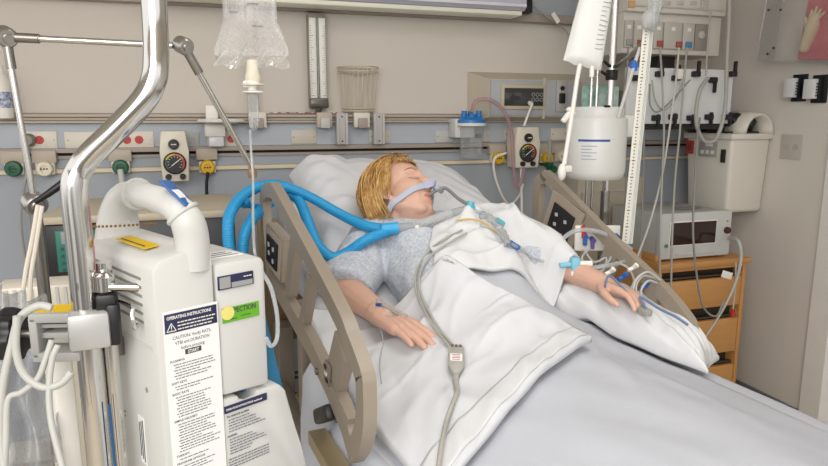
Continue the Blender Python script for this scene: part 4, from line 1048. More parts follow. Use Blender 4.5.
# ---- bent chrome pole
t = thing('chrome_pole', 'thick bent chrome pole rising out of the top of the picture at left', 'pole', on_d(83, 420, .88)*1.0)
pp = [(154, -60), (155, 20), (156, 62), (153, 82), (143, 101), (118, 128), (92, 153), (79, 170), (74, 190), (75, 240), (79, 320), (84, 400), (90, 480), (98, 620)]
P3 = [on_d(x, y, .86) for x, y in pp]
P3 = [V((P3[1].x, P3[1].y, 2.14)), V((P3[1].x, P3[1].y, 2.0)), V((P3[1].x, P3[1].y, 1.86)), V((P3[1].x, P3[1].y, 1.72))] + P3[1:]
t_pole = t
# keep the lower part plumb
zb = P3[11]; low = [V((zb.x, zb.y, z)) for z in (zb.z-.08, 1.2, .9, .5, .03)]
MB().tube(catmull(P3[:12]+low, 8), .0168, 22).build('bent_tube', M_chrome, t)
c = V((zb.x, zb.y, 0))
b = MB(); b.lathe([(.22, .0), (.23, .012), (.2, .03), (.03, .05)], c, None, 30); b.build('pole_base', M_steel, t)
c2 = c + V((.0245, .017, 0))
o = MB().cyl(c2+V((0, 0, .05)), c2+V((0, 0, 1.30)), .0115, 16).build('inner_rod', M_chrome, t)
tagz = 1.21
cb = V((c.x+.016, c.y+.0, on_d(88, 340, .84).z))
MB(Matrix.Translation((cb.x, cb.y, 0)) @ Matrix.Rotation(PA-.35, 4, 'Z')).box((-.012, 0, cb.z), (.052, .056, .052), bev=.006).build('clamp_block', mat('clamp_silver', 'B9B9B8', .35, .3), t)
# black clamp handle on the rod
q = V((c2.x, c2.y, 0)); zk = on_d(95, 300, .86).z
b = MB(); b.box((q.x+.004, q.y-.018, zk-.012), (.026, .03, .026), bev=.004); b.box((q.x+.012, q.y-.028, zk-.042), (.017, .02, .06), bev=.005); b.box((q.x-.02, q.y-.012, zk-.016), (.03, .02, .018), bev=.003)
b.build('clamp_lever', M_black, t)
b = MB(); b.lathe([(.010, -.01), (.014, -.006), (.014, .014), (.008, .02), (0, .021)], (q.x+.002, q.y-.016, zk+.01), None, 14); b.cyl((q.x, q.y-.02, zk+.01), (q.x+.06, q.y-.035, zk+.008), .006, 10); b.build('chrome_nut', M_chrome, t)
# pump bracket reaching the rod
MB(PM).box((-.012, .17, 1.165), (.03, .10, .03), bev=.003).build('mounting_bracket', M_steel, pump)
# blue line beside the rod; red tube paints a pinkish reflection in chrome
for dx, m_, nm in ((.020, mat('reflection_pink', 'C0888A', .4), 'red'), (.027, mat('line_blue', '23527F', .4), 'blue')):
    p = c+V((dx-.006, -.012 if nm == 'blue' else .004, 0)); z0, z1 = (1.40, 1.24) if nm == 'red' else (1.10, .35)
    tag(MB().tube([(p.x, p.y, z0), (p.x+.002, p.y, (z0+z1)/2), (p.x, p.y, z1)], .0022, 8).build('line_or_reflection', m_), f'thin {nm} line running along the chrome pole', 'tube')
# ---- hose support arm
Ya = 1.35
j0, j1, j2, j3 = on_y(6, 37, Ya), on_y(184, 46, 1.30), on_y(35, 204, Ya), on_y(252, 168, 1.34)
t = thing('hose_support_arm', 'jointed thin chrome support arm with round elbow knobs spanning behind the thick pole', 'support arm', j2+V((0, 0, -.5)))
for a_, b_ in ((j0, j1), (j0, j2), (j1, j3)):
    d = (b_-a_).normalized(); MB().tube([a_+d*.02, b_-d*(.0 if b_ is j3 else .02)], .0058, 12).build('arm_rod', M_chrome, t)
    MB().tube([a_+d*.012, a_+d*.055], .0085, 12).build('rod_socket', M_steel, t)
for j, r_ in ((j0, .018), (j1, .016), (j2, .021)):
    F = frame_z((.55, -1, -.35)); b = MB(); b.lathe([(0, -.014), (r_, -.014), (r_, .008), (r_*.8, .013), (r_*.5, .013), (r_*.45, .018), (0, .019)], j, F, 22); b.build('elbow_joint', mat('satin_chrome', 'B9B7B3', .3, 1.0), t)
MB().tube([j2+V((.005, -.02, .006)), j2+V((.03, -.022, .022)), j2+V((.055, -.022, .040)), j2+V((.062, -.022, .045))], [.005, .0065, .0075, .006], 10).build('joint_lever', M_black, t)
MB().cyl(j2+V((0, 0, -.015)), j2+V((0, 0, -1.2)), .011, 14).build('arm_post', M_steel, t)
b = MB(); b.lathe([(.17, -1.34), (.18, -1.325), (.06, -1.29), (.014, -1.27), (.011, -1.19)], j2, None, 26); b.build('arm_foot', M_steel, t)
b = MB(); b.lathe([(.008, -.008), (.010, 0), (.009, .010), (.004, .012)], j3+V((0, 0, -.012)), None, 14); b.build('hose_clip', mat('clip_copper', '9A7A60', .4, .4), t)
# ---- ventilator cabinet behind the pump with green panel
v0, v1 = on_y(38, 217, 1.95), on_y(236, 212, 1.95)
t = thing('ventilator', 'beige topped ventilator with dark front and green display behind pole and pump', 'ventilator', ((v0.x+v1.x)/2, 2.15, 0))
xc, w_, zt = (v0.x+v1.x)/2, v1.x-v0.x, v0.z
MB().box((xc, 2.15, zt-.012), (w_, .42, .024), bev=.008).build('top_cover', mat('vent_beige', 'B3A994', .5), t)
MB().box((xc, 2.15, zt-.20), (w_-.01, .40, .36), bev=.008).build('cabinet', mat('vent_dark', '46474B', .5), t)
p0, p1 = on_y(44, 226, 1.94), on_y(66, 284, 1.94)
MB().box(((p0.x+p1.x)/2+.05, 1.945, (p0.z+p1.z)/2), (p1.x-p0.x+.1, .012, p0.z-p1.z), bev=.004).build('display_bezel', M_black, t)
MB().box(((p0.x+p1.x)/2+.055, 1.937, (p0.z+p1.z)/2+.01), (p1.x-p0.x+.06, .006, p0.z-p1.z-.05), bev=.002).build('green_display', mat('vent_green', '1F6E60', .35), t)
MB().box(((p0.x+p1.x)/2+.05, 1.933, p0.z-.035), (.06, .004, .034), bev=.001).build('grey_readout', mat('readout', '8C9290', .3), t)
b = MB()
for k in range(4): b.lathe([(.004, 0), (.004, .003), (0, .003)], ((p0.x+p1.x)/2+.02, 1.934, p1.z+.04+.02*k), frame_z((0, -1, 0)), 8)
b.build('key_markings', M_ink, t)
MB().box((xc-.02, 2.15, .78), (w_-.08, .36, .7), bev=.01).build('pedestal', mat('vent_cream', 'BEB8A8', .5), t)
MB().box((xc, 2.15, .26), (w_-.0, .42, .34), bev=.01).build('humidifier_base', mat('vent_cream', 'BEB8A8', .5), t)
for sx in (-1, 1):
    for sy in (-1, 1): MB().lathe([(.02, -.018), (.045, -.015), (.05, 0), (.045, .015), (.02, .018)], (xc+sx*(w_/2-.06), 2.15+sy*.16, .05), frame_z((1, 0, 0)), 18).build('caster', M_rub, t)
# off-white ribbed box below the display
c = on_y(38, 297, 1.55); t = thing('ribbed_connector_box', 'off-white ribbed box low beside the chrome pole at far left', 'box', c+V((0, 0, -.05)))
MB().box(c, (.15, .09, .07), bev=.006).build('box_body', M_whitew, t)
b = MB()
for k in range(9): b.box(c+V((-.064+.016*k, -.046, 0)), (.006, .004, .06))
b.build('rib_markings', M_lgrey, t)
MB().cyl((c.x, c.y+.02, c.z-.03), (c.x, c.y+.02, .02), .012, 12).build('stand_post', M_steel, t)
MB().lathe([(.12, 0), (.12, .012), (.02, .03)], (c.x, c.y+.02, 0), None, 24).build('stand_foot', M_steel, t)
# ---- pole clamp with black knob
c = on_d(58, 333, .90)
t = thing('pole_clamp', 'grey pole clamp with big black knob and yellow sticker at left edge', 'clamp', c+V((0, 0, -.04)))
F = Matrix.Rotation(-.25, 4, 'Z'); M = Matrix.Translation(c) @ F
b = MB(M); b.box((.010, 0, .028), (.075, .045, .014), bev=.003); b.box((.010, 0, -.028), (.075, .045, .014), bev=.003); b.box((.042, 0, 0), (.016, .045, .07), bev=.003); b.box((-.022, 0, 0), (.012, .045, .06), bev=.003)
b.box((.012, .004, .0), (.06, .03, .008), bev=.001); b.box((.012, .004, .014), (.06, .03, .005)); b.build('clamp_frame', mat('clamp_grey', 'A6A6A4', .45), t)
b = MB(M); b.box((.005, -.004, .0358), (.06, .032, .0012), Matrix.Rotation(.12, 3, 'X')); b.build('yellow_sticker', mat('label_yellow', 'DDB90E', .5), t)
b = MB(M); b.cyl((-.028, 0, 0), (-.05, 0, 0), .006, 12); b.build('clamp_screw', M_steel, t)
b = MB(M); n = 48
ring = lambda x, k_: [(x, math.cos(2*PI*i/n)*(.036+.003*math.cos(2*PI*i/n*8))*k_, math.sin(2*PI*i/n)*(.036+.003*math.cos(2*PI*i/n*8))*k_) for i in range(n)]
R_ = ring(-.048, .5)+ring(-.050, .95)+ring(-.056, 1)+ring(-.068, 1)+ring(-.074, .9)+ring(-.075, .45)
b.raw(R_, [[i*n+k, i*n+(k+1) % n, (i+1)*n+(k+1) % n, (i+1)*n+k] for i in range(5) for k in range(n)]+[list(range(n)), [5*n+k for k in range(n)]]); b.build('black_knob', M_black, t)
# ---- white cables looping at the lower left
M_cab = mat('cable_white', 'B4B4AF', .45); M_cabg = mat('cable_grey', 'A9A8A2', .45)
D = .80
for pts, r_, lab in (
    ([(6, 480), (0, 430), (3, 385), (12, 345), (20, 318), (38, 306), (52, 308)], .0052, 'thick white cable arching over the black knob at left'),
    ([(17, 316), (16, 350), (24, 374), (42, 387), (60, 384), (72, 372)], .0048, 'white cable drooping in a bowl under the pole clamp'),
    ([(4, 480), (6, 440), (8, 400), (22, 392), (38, 378), (46, 358), (52, 340)], .0040, 'white cable slanting up to the pole clamp'),
    ([(66, 480), (58, 450), (51, 420), (49, 390), (52, 360), (58, 345)], .0040, 'white cable hanging down below the pole clamp')):
    tag(MB().tube(catmull([on_d(x, y, D+.02*i/len(pts)) for i, (x, y) in enumerate(pts)], 8), r_, 10).build('white_cable', M_cab), lab, 'cable')
for k, (pts, lab) in enumerate((([(38, 205), (32, 240), (26, 270), (22, 300)], 'pale thin tube from lever joint to the ribbed box'), ([(42, 206), (36, 245), (31, 275), (30, 300)], 'second pale thin tube beside it below the lever joint'))):
    tag(MB().tube(catmull([on_y(x, y, 1.30) for x, y in pts], 8), .004, 8).build('pale_tube', M_whitew), lab, 'tube')
# clear plastic cover hanging at the far left
b = MB(); cs = [on_d(-14, 285, 1.02), on_d(52, 300, 1.05), on_d(66, 470, 1.0), on_d(-14, 480, .97)]
def drp(u, v):
    p = (cs[0]*(1-u)+cs[1]*u)*(1-v)+(cs[3]*(1-u)+cs[2]*u)*v
    return p + V((0, .02*math.sin(u*17+2*noise.noise(V((u*4, v*3, 1)))) + .02*noise.noise(V((u*8, v*5, 4))), .01*noise.noise(V((u*6, v*2, 9)))))
b.grid(drp, 40, 40); o = b.build('plastic_cover', clear('wrap_clear', 'D3D6DA', .30, .7), ang=180)
tag(o, 'crinkled clear plastic cover hanging at the lower left corner', 'plastic cover')
m = o.modifiers.new('t', 'SOLIDIFY'); m.thickness = .001
# white upright panel behind the poles
c = on_d(62, 400, 1.02); tag(MB(Matrix.Translation(c) @ Matrix.Rotation(PA, 4, 'Z')).box((0, 0, -.1), (.03, .05, .46), bev=.006).build('white_post', M_white), 'flat white upright post low behind the chrome pole', 'post')
# ---- IV bag top left
D = 1.25
bt = thing('infusion_bag', 'clear bag of fluid hanging with drip chamber at upper left', 'infusion bag', on_d(252, 60, D))
M_bag = clear('bag_clear', 'FFFFFF', .26, .6); M_bagfilm = clear('bag_film', 'FFFFFF', .25, .8)
Bx = Matrix.Translation(on_d(252, 60, D)) @ Matrix.Rotation(-.2, 4, 'Z')
s_ = (on_d(289, 50, D)-on_d(216, 50, D)).length/73       # metres per pixel here
def bag(u, v):
    # u round the bag, v from bottom to top
    a = 2*PI*u; z = v*.19; wd = (36 - 9*min(1, max(0, (v-.08)/.25)))*s_ if v < .34 else (27-2*v)*s_
    thk = .030*min(1, v*3.2+.05)*(1-.5*v**3); x = math.copysign(abs(math.cos(a))**.8, math.cos(a))*wd
    return V((x, math.sin(a)*thk+.0, z-.004*math.cos(a)**2*0 + .008))
b = MB(Bx); b.grid(bag, 41, 24); b.build('fluid_bag', M_bag, bt, ang=180)
b = MB(Bx); cs = 36*s_
b.grid(lambda u, v: V(((u-.5)*2*cs*(1+.03*math.sin(v*9)), .006*math.sin(u*23+v*5), .02-.034*v+.004*math.sin(u*19))), 40, 6)
b.build('bottom_seam', M_bagfilm, bt, ang=180)
b = MB(Bx)
for k, (x, z) in enumerate(((-.03, .085), (-.032, .118), (.012, .10), (-.03, .15), (.02, .06))):
    b.box((x*.8, -.0305 if abs(x) < .02 else -.027, z), (.022, .0008, .0022)); 
b.build('volume_markings', mat('print_grey', '6F7783', .6), bt)
b = MB(Bx); b.lathe([(.012, -.045), (.016, -.035), (.012, -.02), (.010, .0)], (0, 0, 0), None, 18); b.lathe([(.022, -.048), (.022, -.045)], (0, 0, 0), None, 20); b.build('port', mat('port_ivory', 'DDD7C4', .4), bt)
MB(Bx).cyl((0, 0, .19), (0, 0, .26), .006, 10).build('hang_loop', M_white, bt)
hk = Bx @ V((0, 0, .262)); MB().tube(catmull([hk+V((0, 0, -.006)), hk+V((-.03, -.01, .03)), V((P3[0].x+.04, P3[0].y+.03, 2.12)), V((P3[0].x, P3[0].y, 2.11))], 6), .005, 8).build('hanger_arm', M_chrome, t_pole)
def zpx(y): return (Bx.inverted() @ on_d(252, y, D)).z
b = MB(Bx); b.lathe([(.009, zpx(76)), (.014, zpx(78)), (.014, zpx(84)), (.009, zpx(86)), (.009, zpx(90)), (.020, zpx(91)), (.020, zpx(92.5)), (.013, zpx(93.5))], (-.001, 0, 0), None, 18); b.box((-.012, -.002, zpx(84)), (.014, .012, .014), bev=.003); b.build('spike', M_white, bt)
b = MB(Bx); b.lathe([(.011, zpx(93)), (.0105, zpx(120)), (.0085, zpx(126)), (.004, zpx(131))], (-.002, 0, 0), None, 18); b.build('drip_chamber', clear('chamber_clear', 'DDE3E6', .22, .6), bt)
b = MB(Bx); b.tube(catmull([Bx.inverted() @ on_d(x, y, d) for x, y, d in ((250, 130, D), (251, 150, D), (253, 180, 1.2), (253, 215, 1.12), (254, 246, 1.03), (256, 258, 1.02))], 8), .0024, 8); b.build('drip_line', clear('line_clear', 'E3E8EA', .45, .5), bt)
# ---- dark green wire rack low at the wall, seen between pump and bed
g0, g1 = on_y(250, 385, 2.86), on_y(322, 380, 2.86)
t = thing('wire_rack', 'low dark green wire rack on the floor seen between pump and near siderail', 'wire rack', ((g0.x+g1.x)/2, 2.8, 0))
M_gw = mat('wire_green', '1F4F3C', .4)
for y, d in ((372, 2.90), (377, 2.80), (393, 2.72)):
    z = on_y(300, y, d).z; MB().tube([(g0.x, d, z), (g1.x+.02, d, z)], .007, 8).build('rack_rod', M_gw, t)
for x in (g0.x+.01, g1.x):
    for d in (2.72, 2.90): MB().tube([(x, d, .0), (x, d, on_y(300, 370, 2.9).z+.01)], .006, 8).build('rack_post', M_gw, t)
q = on_y(291, 411, 2.70)
tag(MB().box((q.x, 2.62, q.z/2), (.16, .12, q.z), bev=.006).build('storage_box', mat('box_navy', '2E3450', .6)), 'navy box on the floor before the green wire rack', 'box')
# ================================================================== BREATHING CIRCUIT AND LINES ON THE PATIENT
M_hose = mat('hose_blue', '2497CF', .35, var=.04, scale=30)
def hose(b, pts, r, pitch=.0062):
    p = catmull(pts, 14)
    # resample evenly and give it ribs
    L = [0]
    for i in range(1, len(p)): L.append(L[-1]+(p[i]-p[i-1]).length)
    n = int(L[-1]/(pitch/4)); q = []; j = 0
    for k in range(n+1):
        s = L[-1]*k/n
        while j < len(L)-2 and L[j+1] < s: j += 1
        f = (s-L[j])/max(1e-9, L[j+1]-L[j]); q.append(p[j].lerp(p[j+1], min(1, f)))
    b.tube(q, [r*(1+.055*math.sin(2*PI*k/4)) for k in range(n+1)], 14)
circ = thing('ventilator_circuit', 'pair of bright blue corrugated breathing hoses joined at a wye by the chin', 'breathing hoses', on_d(390, 232, 1.90))
wye = on_d(388, 229, 1.90)
A1 = [on_y(222, 306, 1.955), on_y(226, 292, 1.88), on_y(231, 266, 1.80), on_y(228, 236, 1.80), on_y(230, 214, 1.84), on_y(243, 196, 1.93), on_y(262, 186, 2.00), on_y(283, 186, 2.04), on_y(310, 197, 2.02), on_y(340, 214, 1.95), on_d(366, 226, 1.93), wye]
A2 = [on_y(231, 308, 1.955), on_y(237, 294, 1.89), on_y(242, 266, 1.83), on_y(244, 238, 1.83), on_y(252, 220, 1.88), on_y(266, 206, 1.97), on_y(283, 195, 2.06), on_y(297, 198, 2.04), on_y(306, 216, 1.95), on_y(317, 244, 1.84), on_y(332, 257, 1.78), on_y(348, 252, 1.79), on_d(366, 240, 1.85), wye+V((0, .0, -.006))]
b = MB(); hose(b, A1, .0155); b.build('inspiratory_hose', M_hose, circ, ang=180)
b = MB(); hose(b, A2, .0155); b.build('expiratory_hose', M_hose, circ, ang=180)
b = MB(); b.tube([wye+V((-.02, 0, .0)), on_d(398, 228, 1.90)], .0185, 16); b.build('wye_piece', mat('wye_blue', '2FA3DA', .3), circ)
q0, q1 = on_y(243, 205, 1.93), on_y(262, 207, 1.97)
b = MB(); b.lathe([(.019, -.01), (.021, -.006), (.021, .006), (.019, .01)], q0+V((.0, 0, .01)), frame_z((.5, .5, .6)), 16); b.tube([q0, q1], .008, 10); b.build('hose_clip', mat('clip_blue', '1B86BE', .35), circ)
# connector chain from wye to the tube at the mouth
p = [on_d(398, 228, 1.90), on_d(417, 226, 1.90), on_d(434, 219, 1.91), on_d(452, 213, 1.92), on_d(468, 209, 1.92), on_d(478, 207, 1.92)]
MB().tube(p[:2], .0135, 14).build('clear_elbow', clear('elbow_clear', 'D6DADC', .5, .5), circ)
b = MB(); hose(b, [p[1]+V((-.012, 0, 0)), p[2], p[3]], .0125, .007); b.build('catheter_mount', clear('flex_white', 'DDE0E2', .72, .3), circ, ang=180)
MB().tube(p[3:5], .012, 14).build('mount_tube', clear('mount_grey', 'C9CCCE', .65, .4), circ)
b = MB(); b.ell(p[1]+V((-.004, -.012, -.002)), (.007, .007, .007)); b.build('port_cap', M_white, circ)
M_teal = mat('teal_connector', '53B4C6', .35)
b = MB(); b.cyl(p[4]+V((0, 0, -.012)), p[4]+V((.01, 0, .022)), .011, 14); b.cyl(p[4]+V((-.012, -.004, 0)), p[4]+V((.02, .004, 0)), .010, 14); b.build('teal_connector', M_teal, circ)
b = MB(); c = on_d(500, 222, 1.93); b.cyl(c+V((-.012, 0, .008)), c+V((.012, 0, -.008)), .0085, 12); b.build('teal_connector', M_teal, circ)
MB().tube([p[4], on_d(487, 214, 1.92), c], .0055, 10).build('swivel_tube', clear('elbow_clear', 'D6DADC', .5, .5), circ)
# tube in the mouth and its holder
mouth = HM @ V((.004, .095, -.066)); mouth = BM @ mouth
t = thing('breathing_tube', 'grey breathing tube running from the mouth to the teal connector', 'breathing tube', mouth)
b = MB(); b.tube(catmull([BM @ hp(.002, .07, -.062), BM @ hp(-.002, .105, -.060), BM @ hp(-.016, .130, -.063), (BM @ hp(-.016, .130, -.063)).lerp(p[4], .55)+V((0, 0, .004)), p[4]+V((.002, 0, .012))], 8), .0055, 12); b.build('tube_body', mat('tube_smoke', '7D7F82', .3), t)
b = MB(); b.M = BM @ HM; b.box((-.006, .114, -.060), (.034, .014, .014), bev=.004); b.build('bite_block', mat('bite_grey', 'A4A8AE', .4), t)
strap_pts = [(.062, -.055, -.085), (.085, -.02, -.075), (.085, .02, -.064), (.072, .058, -.056), (.048, .09, -.050), (.020, .115, -.047), (-.010, .12, -.047), (-.045, .095, -.050), (-.075, .05, -.058), (-.09, .0, -.07), (-.07, -.05, -.085)]
sp = catmull(strap_pts, 5); q = []; ups = []
for s_ in sp:
    base_ = body_near(hp(*s_), .0035); q.append(BM @ base_); 
    loc, nor, i_, d_ = bodytree.find_nearest((BM @ hp(*s_))-POFF); ups.append(nor)
for _ in range(3):
    q = [q[0]]+[(q[i-1]+q[i]*2+q[i+1])/4 for i in range(1, len(q)-1)]+[q[-1]]; ups = [ups[0]]+[((ups[i-1]+ups[i]+ups[i+1])/3).normalized() for i in range(1, len(ups)-1)]+[ups[-1]]
q = [a_+n_*.002 for a_, n_ in zip(q, ups)]
th_ = thing('tube_holder', 'pale grey blue strap across the cheek holding the breathing tube at the lip', 'strap', q[0])
b = MB(); b.strap(q, .0175, .0045, ups); b.build('cheek_strap', mat('strap_bluegrey', 'AEB7C8', .7, bump=.1, bscale=300), th_, ang=50)
b = MB(); b.strap(q[22:31], .022, .007, [u for u in ups[22:31]]); b.build('lip_pad', mat('pad_lavender', 'B4B6D2', .6), th_, ang=50)
# ---- lines lying on the linen: cast onto what is there
dg = bpy.context.evaluated_depsgraph_get()
def hit(x, y, off=.006):
    bpy.context.view_layer.update()
    ok, loc, nor, i, ob, mm = scene.ray_cast(bpy.context.evaluated_depsgraph_get(), EYE, ray(x, y).normalized())
    d = ray(x, y).normalized(); n = nor if nor.dot(d) < 0 else -nor
    return loc + n*off - d*off*.4
def lay(pts, r, off=None): return catmull([hit(x, y, off or r*1.6+.0015) for x, y in pts], 6)
M_lead = mat('lead_grey', 'A6A49C', .45)
paths = {}
paths['a'] = lay([(462, 232), (446, 240), (430, 252), (420, 266), (417, 282), (420, 300), (428, 318), (438, 334), (448, 346), (453, 352)], .0035)
paths['b'] = lay([(466, 234), (450, 243), (434, 255), (424, 269), (421, 284), (425, 302), (434, 321), (445, 337), (454, 348), (457, 352)], .0035)
paths['c'] = lay([(457, 395), (454, 410), (449, 425), (444, 440), (441, 455), (440, 480)], .0048)
blk = [hit(457, 353, .007), hit(457, 376, .007)]
far_a = lay([(480, 226), (494, 232), (506, 241), (516, 249), (530, 256), (545, 262)], .004)
yel = lay([(457, 222), (470, 220), (482, 224), (494, 232), (506, 240), (516, 247)], .003)
bagp = [hit(x, y, .012) for x, y in ((478, 216), (492, 224), (500, 236), (508, 246), (522, 252))]
cath = [BM @ body_near(PR(.050, .004, .03), .004), BM @ body_near(PR(.012, -.010, .03), .004)]
ivp = catmull([cath[1], BM @ body_near(PR(.0, -.018, .03), .004)] + [hit(x, y, .003) for x, y in ((383, 341), (381, 352), (380, 366), (382, 384))], 6)
ivl = [BM @ body_near(PR(.02+.045*math.cos(a), .012+.020*math.sin(a), .05), .003) for a in [k*PI/9-.6 for k in range(14)]]
dress = [BM @ body_near(PR(a, q, .04), .0022) for a, q in ((-.005, -.022), (.055, -.020), (.055, .020), (-.005, .022))]
rngs = []
t = thing('lead_cable', 'grey patient lead cable with trunk block lying on the near pillow', 'cable', blk[1])
for k in 'ab': MB().tube(paths[k], .0032, 8).build('lead_wire', M_lead, t)
b = MB(); d = (blk[1]-blk[0]); b.tube([blk[1], blk[1]+d*.35, paths['c'][0]]+paths['c'][1:], [.008, .0065]+[.0046]*len(paths['c']), 10); b.build('trunk_cable', M_lead, t)
zax = V((-.15, -.45, .88)); yv = d.normalized(); F = frame_z(zax - yv*zax.dot(yv), yv.cross(zax)); Mk = Matrix.Translation((blk[0]+blk[1])/2 + zax.normalized()*.006) @ frame_z(zax - yv*zax.dot(yv), yv.cross(zax)).to_4x4()
L = d.length
b = MB(Mk); b.prism([(-.016, L*.62), (.016, L*.62), (.018, L*.3), (.018, -L*.5), (.007, -L*.85), (-.007, -L*.85), (-.018, -L*.5), (-.018, L*.3)][::-1] if False else [(-.018, L*.5), (-.018, -L*.3), (-.007, -L*.62), (.007, -L*.62), (.018, -L*.3), (.018, L*.5), (.015, L*.62), (-.015, L*.62)], .012, Matrix.Translation((0, 0, -.006)) @ Matrix.Rotation(PI, 4, 'Z'), bev=.003); b.build('trunk_block', mat('block_grey', 'A09E98', .4), t)
b = MB(Mk); b.box((0, -.002, .0066), (.026, .024, .001)); b.build('block_label', M_paper, t)
b = MB(Mk); 
for k in range(4): b.box((0, -.010+.0055*k, .0073), (.020-.003*(k % 2), .0022, .0006))
b.build('label_markings', mat('print_red', 'B06A72', .6), t)
b = MB(Mk)
for k in (-1, 0, 1): b.box((k*.009, -L*.55, .003), (.006, .008, .010), bev=.001)
b.build('lead_plug_markings', mat('plug_brown', '6B4B4B', .5), t)
tag(MB().tube(yel, .0026, 8).build('feeding_tube', mat('tube_yellow', 'C9A557', .4)), 'thin yellowish tube crossing the chest toward the far arm', 'tube')
t = thing('suction_catheter', 'clear crinkled suction sleeve with blue cap lying on the chest', 'catheter', bagp[2])
b = MB(); cc_ = catmull(bagp, 8); b.tube(cc_, [.010+.004*math.sin(i*1.7) for i in range(len(cc_))], 12); b.build('clear_sleeve', clear('sleeve_clear', 'E4E8EA', .25, .8), t, ang=180)
b = MB(); b.cyl(far_a[14], far_a[18], .008, 12); b.build('blue_cap', mat('cap_blue', '2E68A8', .4), t)
MB().tube(far_a, .0045, 10).build('clear_shaft', clear('line_clear2', 'DDE0E0', .6, .5), t)
# IV on the near hand
t = thing('iv_catheter', 'IV catheter with blue hub and thin clear line taped on the near hand', 'IV line', cath[0])
MB().tube([cath[0], cath[1]], .0035, 10).build('hub', mat('hub_grey', '8E9690', .35), t)
b = MB(); b.tube([cath[1], ivp[6]], .0042, 10); b.build('blue_clip', mat('clip_blue2', '234C9C', .4), t)
MB().tube(ivp, .0020, 8).build('iv_line', clear('line_clear', 'E3E8EA', .45, .5), t)
MB().tube(ivl, .0015, 8).build('iv_loop', clear('line_clear', 'E3E8EA', .45, .5), t)
b = MB(); b.grid(lambda u, v: BM @ body_near(BI @ ((dress[0]*(1-u)+dress[1]*u)*(1-v)+(dress[3]*(1-u)+dress[2]*u)*v) + V((0, 0, .01)), .0018), 10, 10); b.build('clear_dressing', clear('film', 'E8ECEE', .22, .5), t, ang=180)
# ================================================================== RIGHT SIDE: pole, monitor, cables, bedside cabinet, wall items
M_oak = mat('oak', 'C08A4E', .4, var=.12, scale=5, stretch=(1, 1, 9), coat=.15)
M_oakh = mat('oak_front', 'C48F52', .4, var=.13, scale=4, stretch=(1.2, 1, 12), coat=.15)
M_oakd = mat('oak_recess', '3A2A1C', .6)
# ---- bedside cabinet
YN = 2.35
a0, a1 = on_y(661, 263, YN), on_y(749, 258.5, YN)
nx0, nx1, nz = a0.x, a1.x, (a0.z+a1.z)/2
t = thing('bedside_cabinet', 'oak bedside cabinet with drawers carrying a grey device at right', 'bedside cabinet', ((nx0+nx1)/2, YN+.24, 0))
xc = (nx0+nx1)/2; wN = nx1-nx0
b = MB().box((xc, YN+.235, nz-.013), (wN+.012, .49, .026), bev=.004); b.build('cabinet_top', M_oak, t)
for x in (nx0+.01, nx1-.01): MB().box((x, YN+.24, (nz-.026+.06)/2), (.02, .46, nz-.026-.06), bev=.002).build('side_panel', M_oak, t)
MB().box((xc, YN+.46, (nz+.03)/2), (wN-.04, .015, nz-.09)).build('back_panel', M_oak, t)
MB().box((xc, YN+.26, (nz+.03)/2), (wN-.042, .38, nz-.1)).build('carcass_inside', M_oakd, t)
MB().box((xc, YN+.03, nz-.036), (wN-.04, .04, .02), bev=.002).build('top_rail', M_oak, t)
dz = [(280, 309), (322, 356), (369, 400)]
for p_, q_ in dz:
    z1, z0 = on_y(705, p_, YN).z, on_y(705, q_, YN).z
    e = MB().box((xc, YN+.022, (z0+z1)/2), (wN-.046, .022, z1-z0), bev=.003).build('drawer', M_oakh, t)
    MB().box((xc, YN+.035, z1+.010), (wN-.05, .02, .010), bev=.002).build('finger_rail', mat('dark_metal', '55504A', .4, .6), e)
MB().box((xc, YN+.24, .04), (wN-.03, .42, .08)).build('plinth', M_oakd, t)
MB().box((nx0+.012, YN+.25, nz+.016), (.02, .42, .032), bev=.003).build('gallery_rail', M_oak, t)
MB().box((nx1-.012, YN+.30, nz+.016), (.02, .30, .032), bev=.003).build('gallery_rail', M_oak, t)
# ---- grey device with dark red screen
Yd = YN+.035; zb = nz+.012
p0, p1 = on_y(659, 250, Yd), on_y(729, 247, Yd)
w_, h_ = p1.x-p0.x, on_y(662, 214, Yd).z-zb
t = thing('monitor_unit', 'light grey bench device with dark red screen on the oak cabinet', 'medical device', ((p0.x+p1.x)/2, Yd+.17, nz), 0)
xc2 = (p0.x+p1.x)/2
M_dev = mat('device_grey', 'C4C6C4', .4, var=.015); M_dev2 = mat('device_side', 'B4B5B0', .5)
b = MB().box((xc2, Yd+.2, zb+h_/2), (w_-.012, .36, h_-.01), bev=.006); b.build('housing', M_dev2, t)
b = MB().box((xc2, Yd+.012, zb+h_/2), (w_, .03, h_), bev=.005); b.build('front_bezel', M_dev, t)
s0, s1 = on_y(670.5, 223, Yd), on_y(713.5, 242, Yd)
MB().box(((s0.x+s1.x)/2, Yd-.004, (s0.z+s1.z)/2), (s1.x-s0.x+.012, .006, s0.z-s1.z+.012), bev=.002).build('screen_frame', M_white, t)
MB().box(((s0.x+s1.x)/2, Yd-.008, (s0.z+s1.z)/2), (s1.x-s0.x, .004, s0.z-s1.z), bev=.001).build('screen', mat('screen_maroon', '2A1210', .12), t)
MB().box((xc2-.0, Yd-.0045, zb+.018), (.22, .004, .012), bev=.001).build('button_strip', M_lgrey, t)
q = on_y(726, 230, Yd); MB().lathe([(.016, 0), (.016, .012), (.013, .016), (0, .016)], (q.x, Yd-.003, q.z), frame_z((0, -1, 0)), 18).build('control_dial', mat('dial_dark', '4A2020', .4), t)
q = on_y(727, 221, Yd); MB().lathe([(.005, 0), (.004, .003), (0, .003)], (q.x, Yd-.003, q.z), frame_z((0, -1, 0)), 10).build('indicator', mat('indicator_orange', 'D0763E', .4), t)
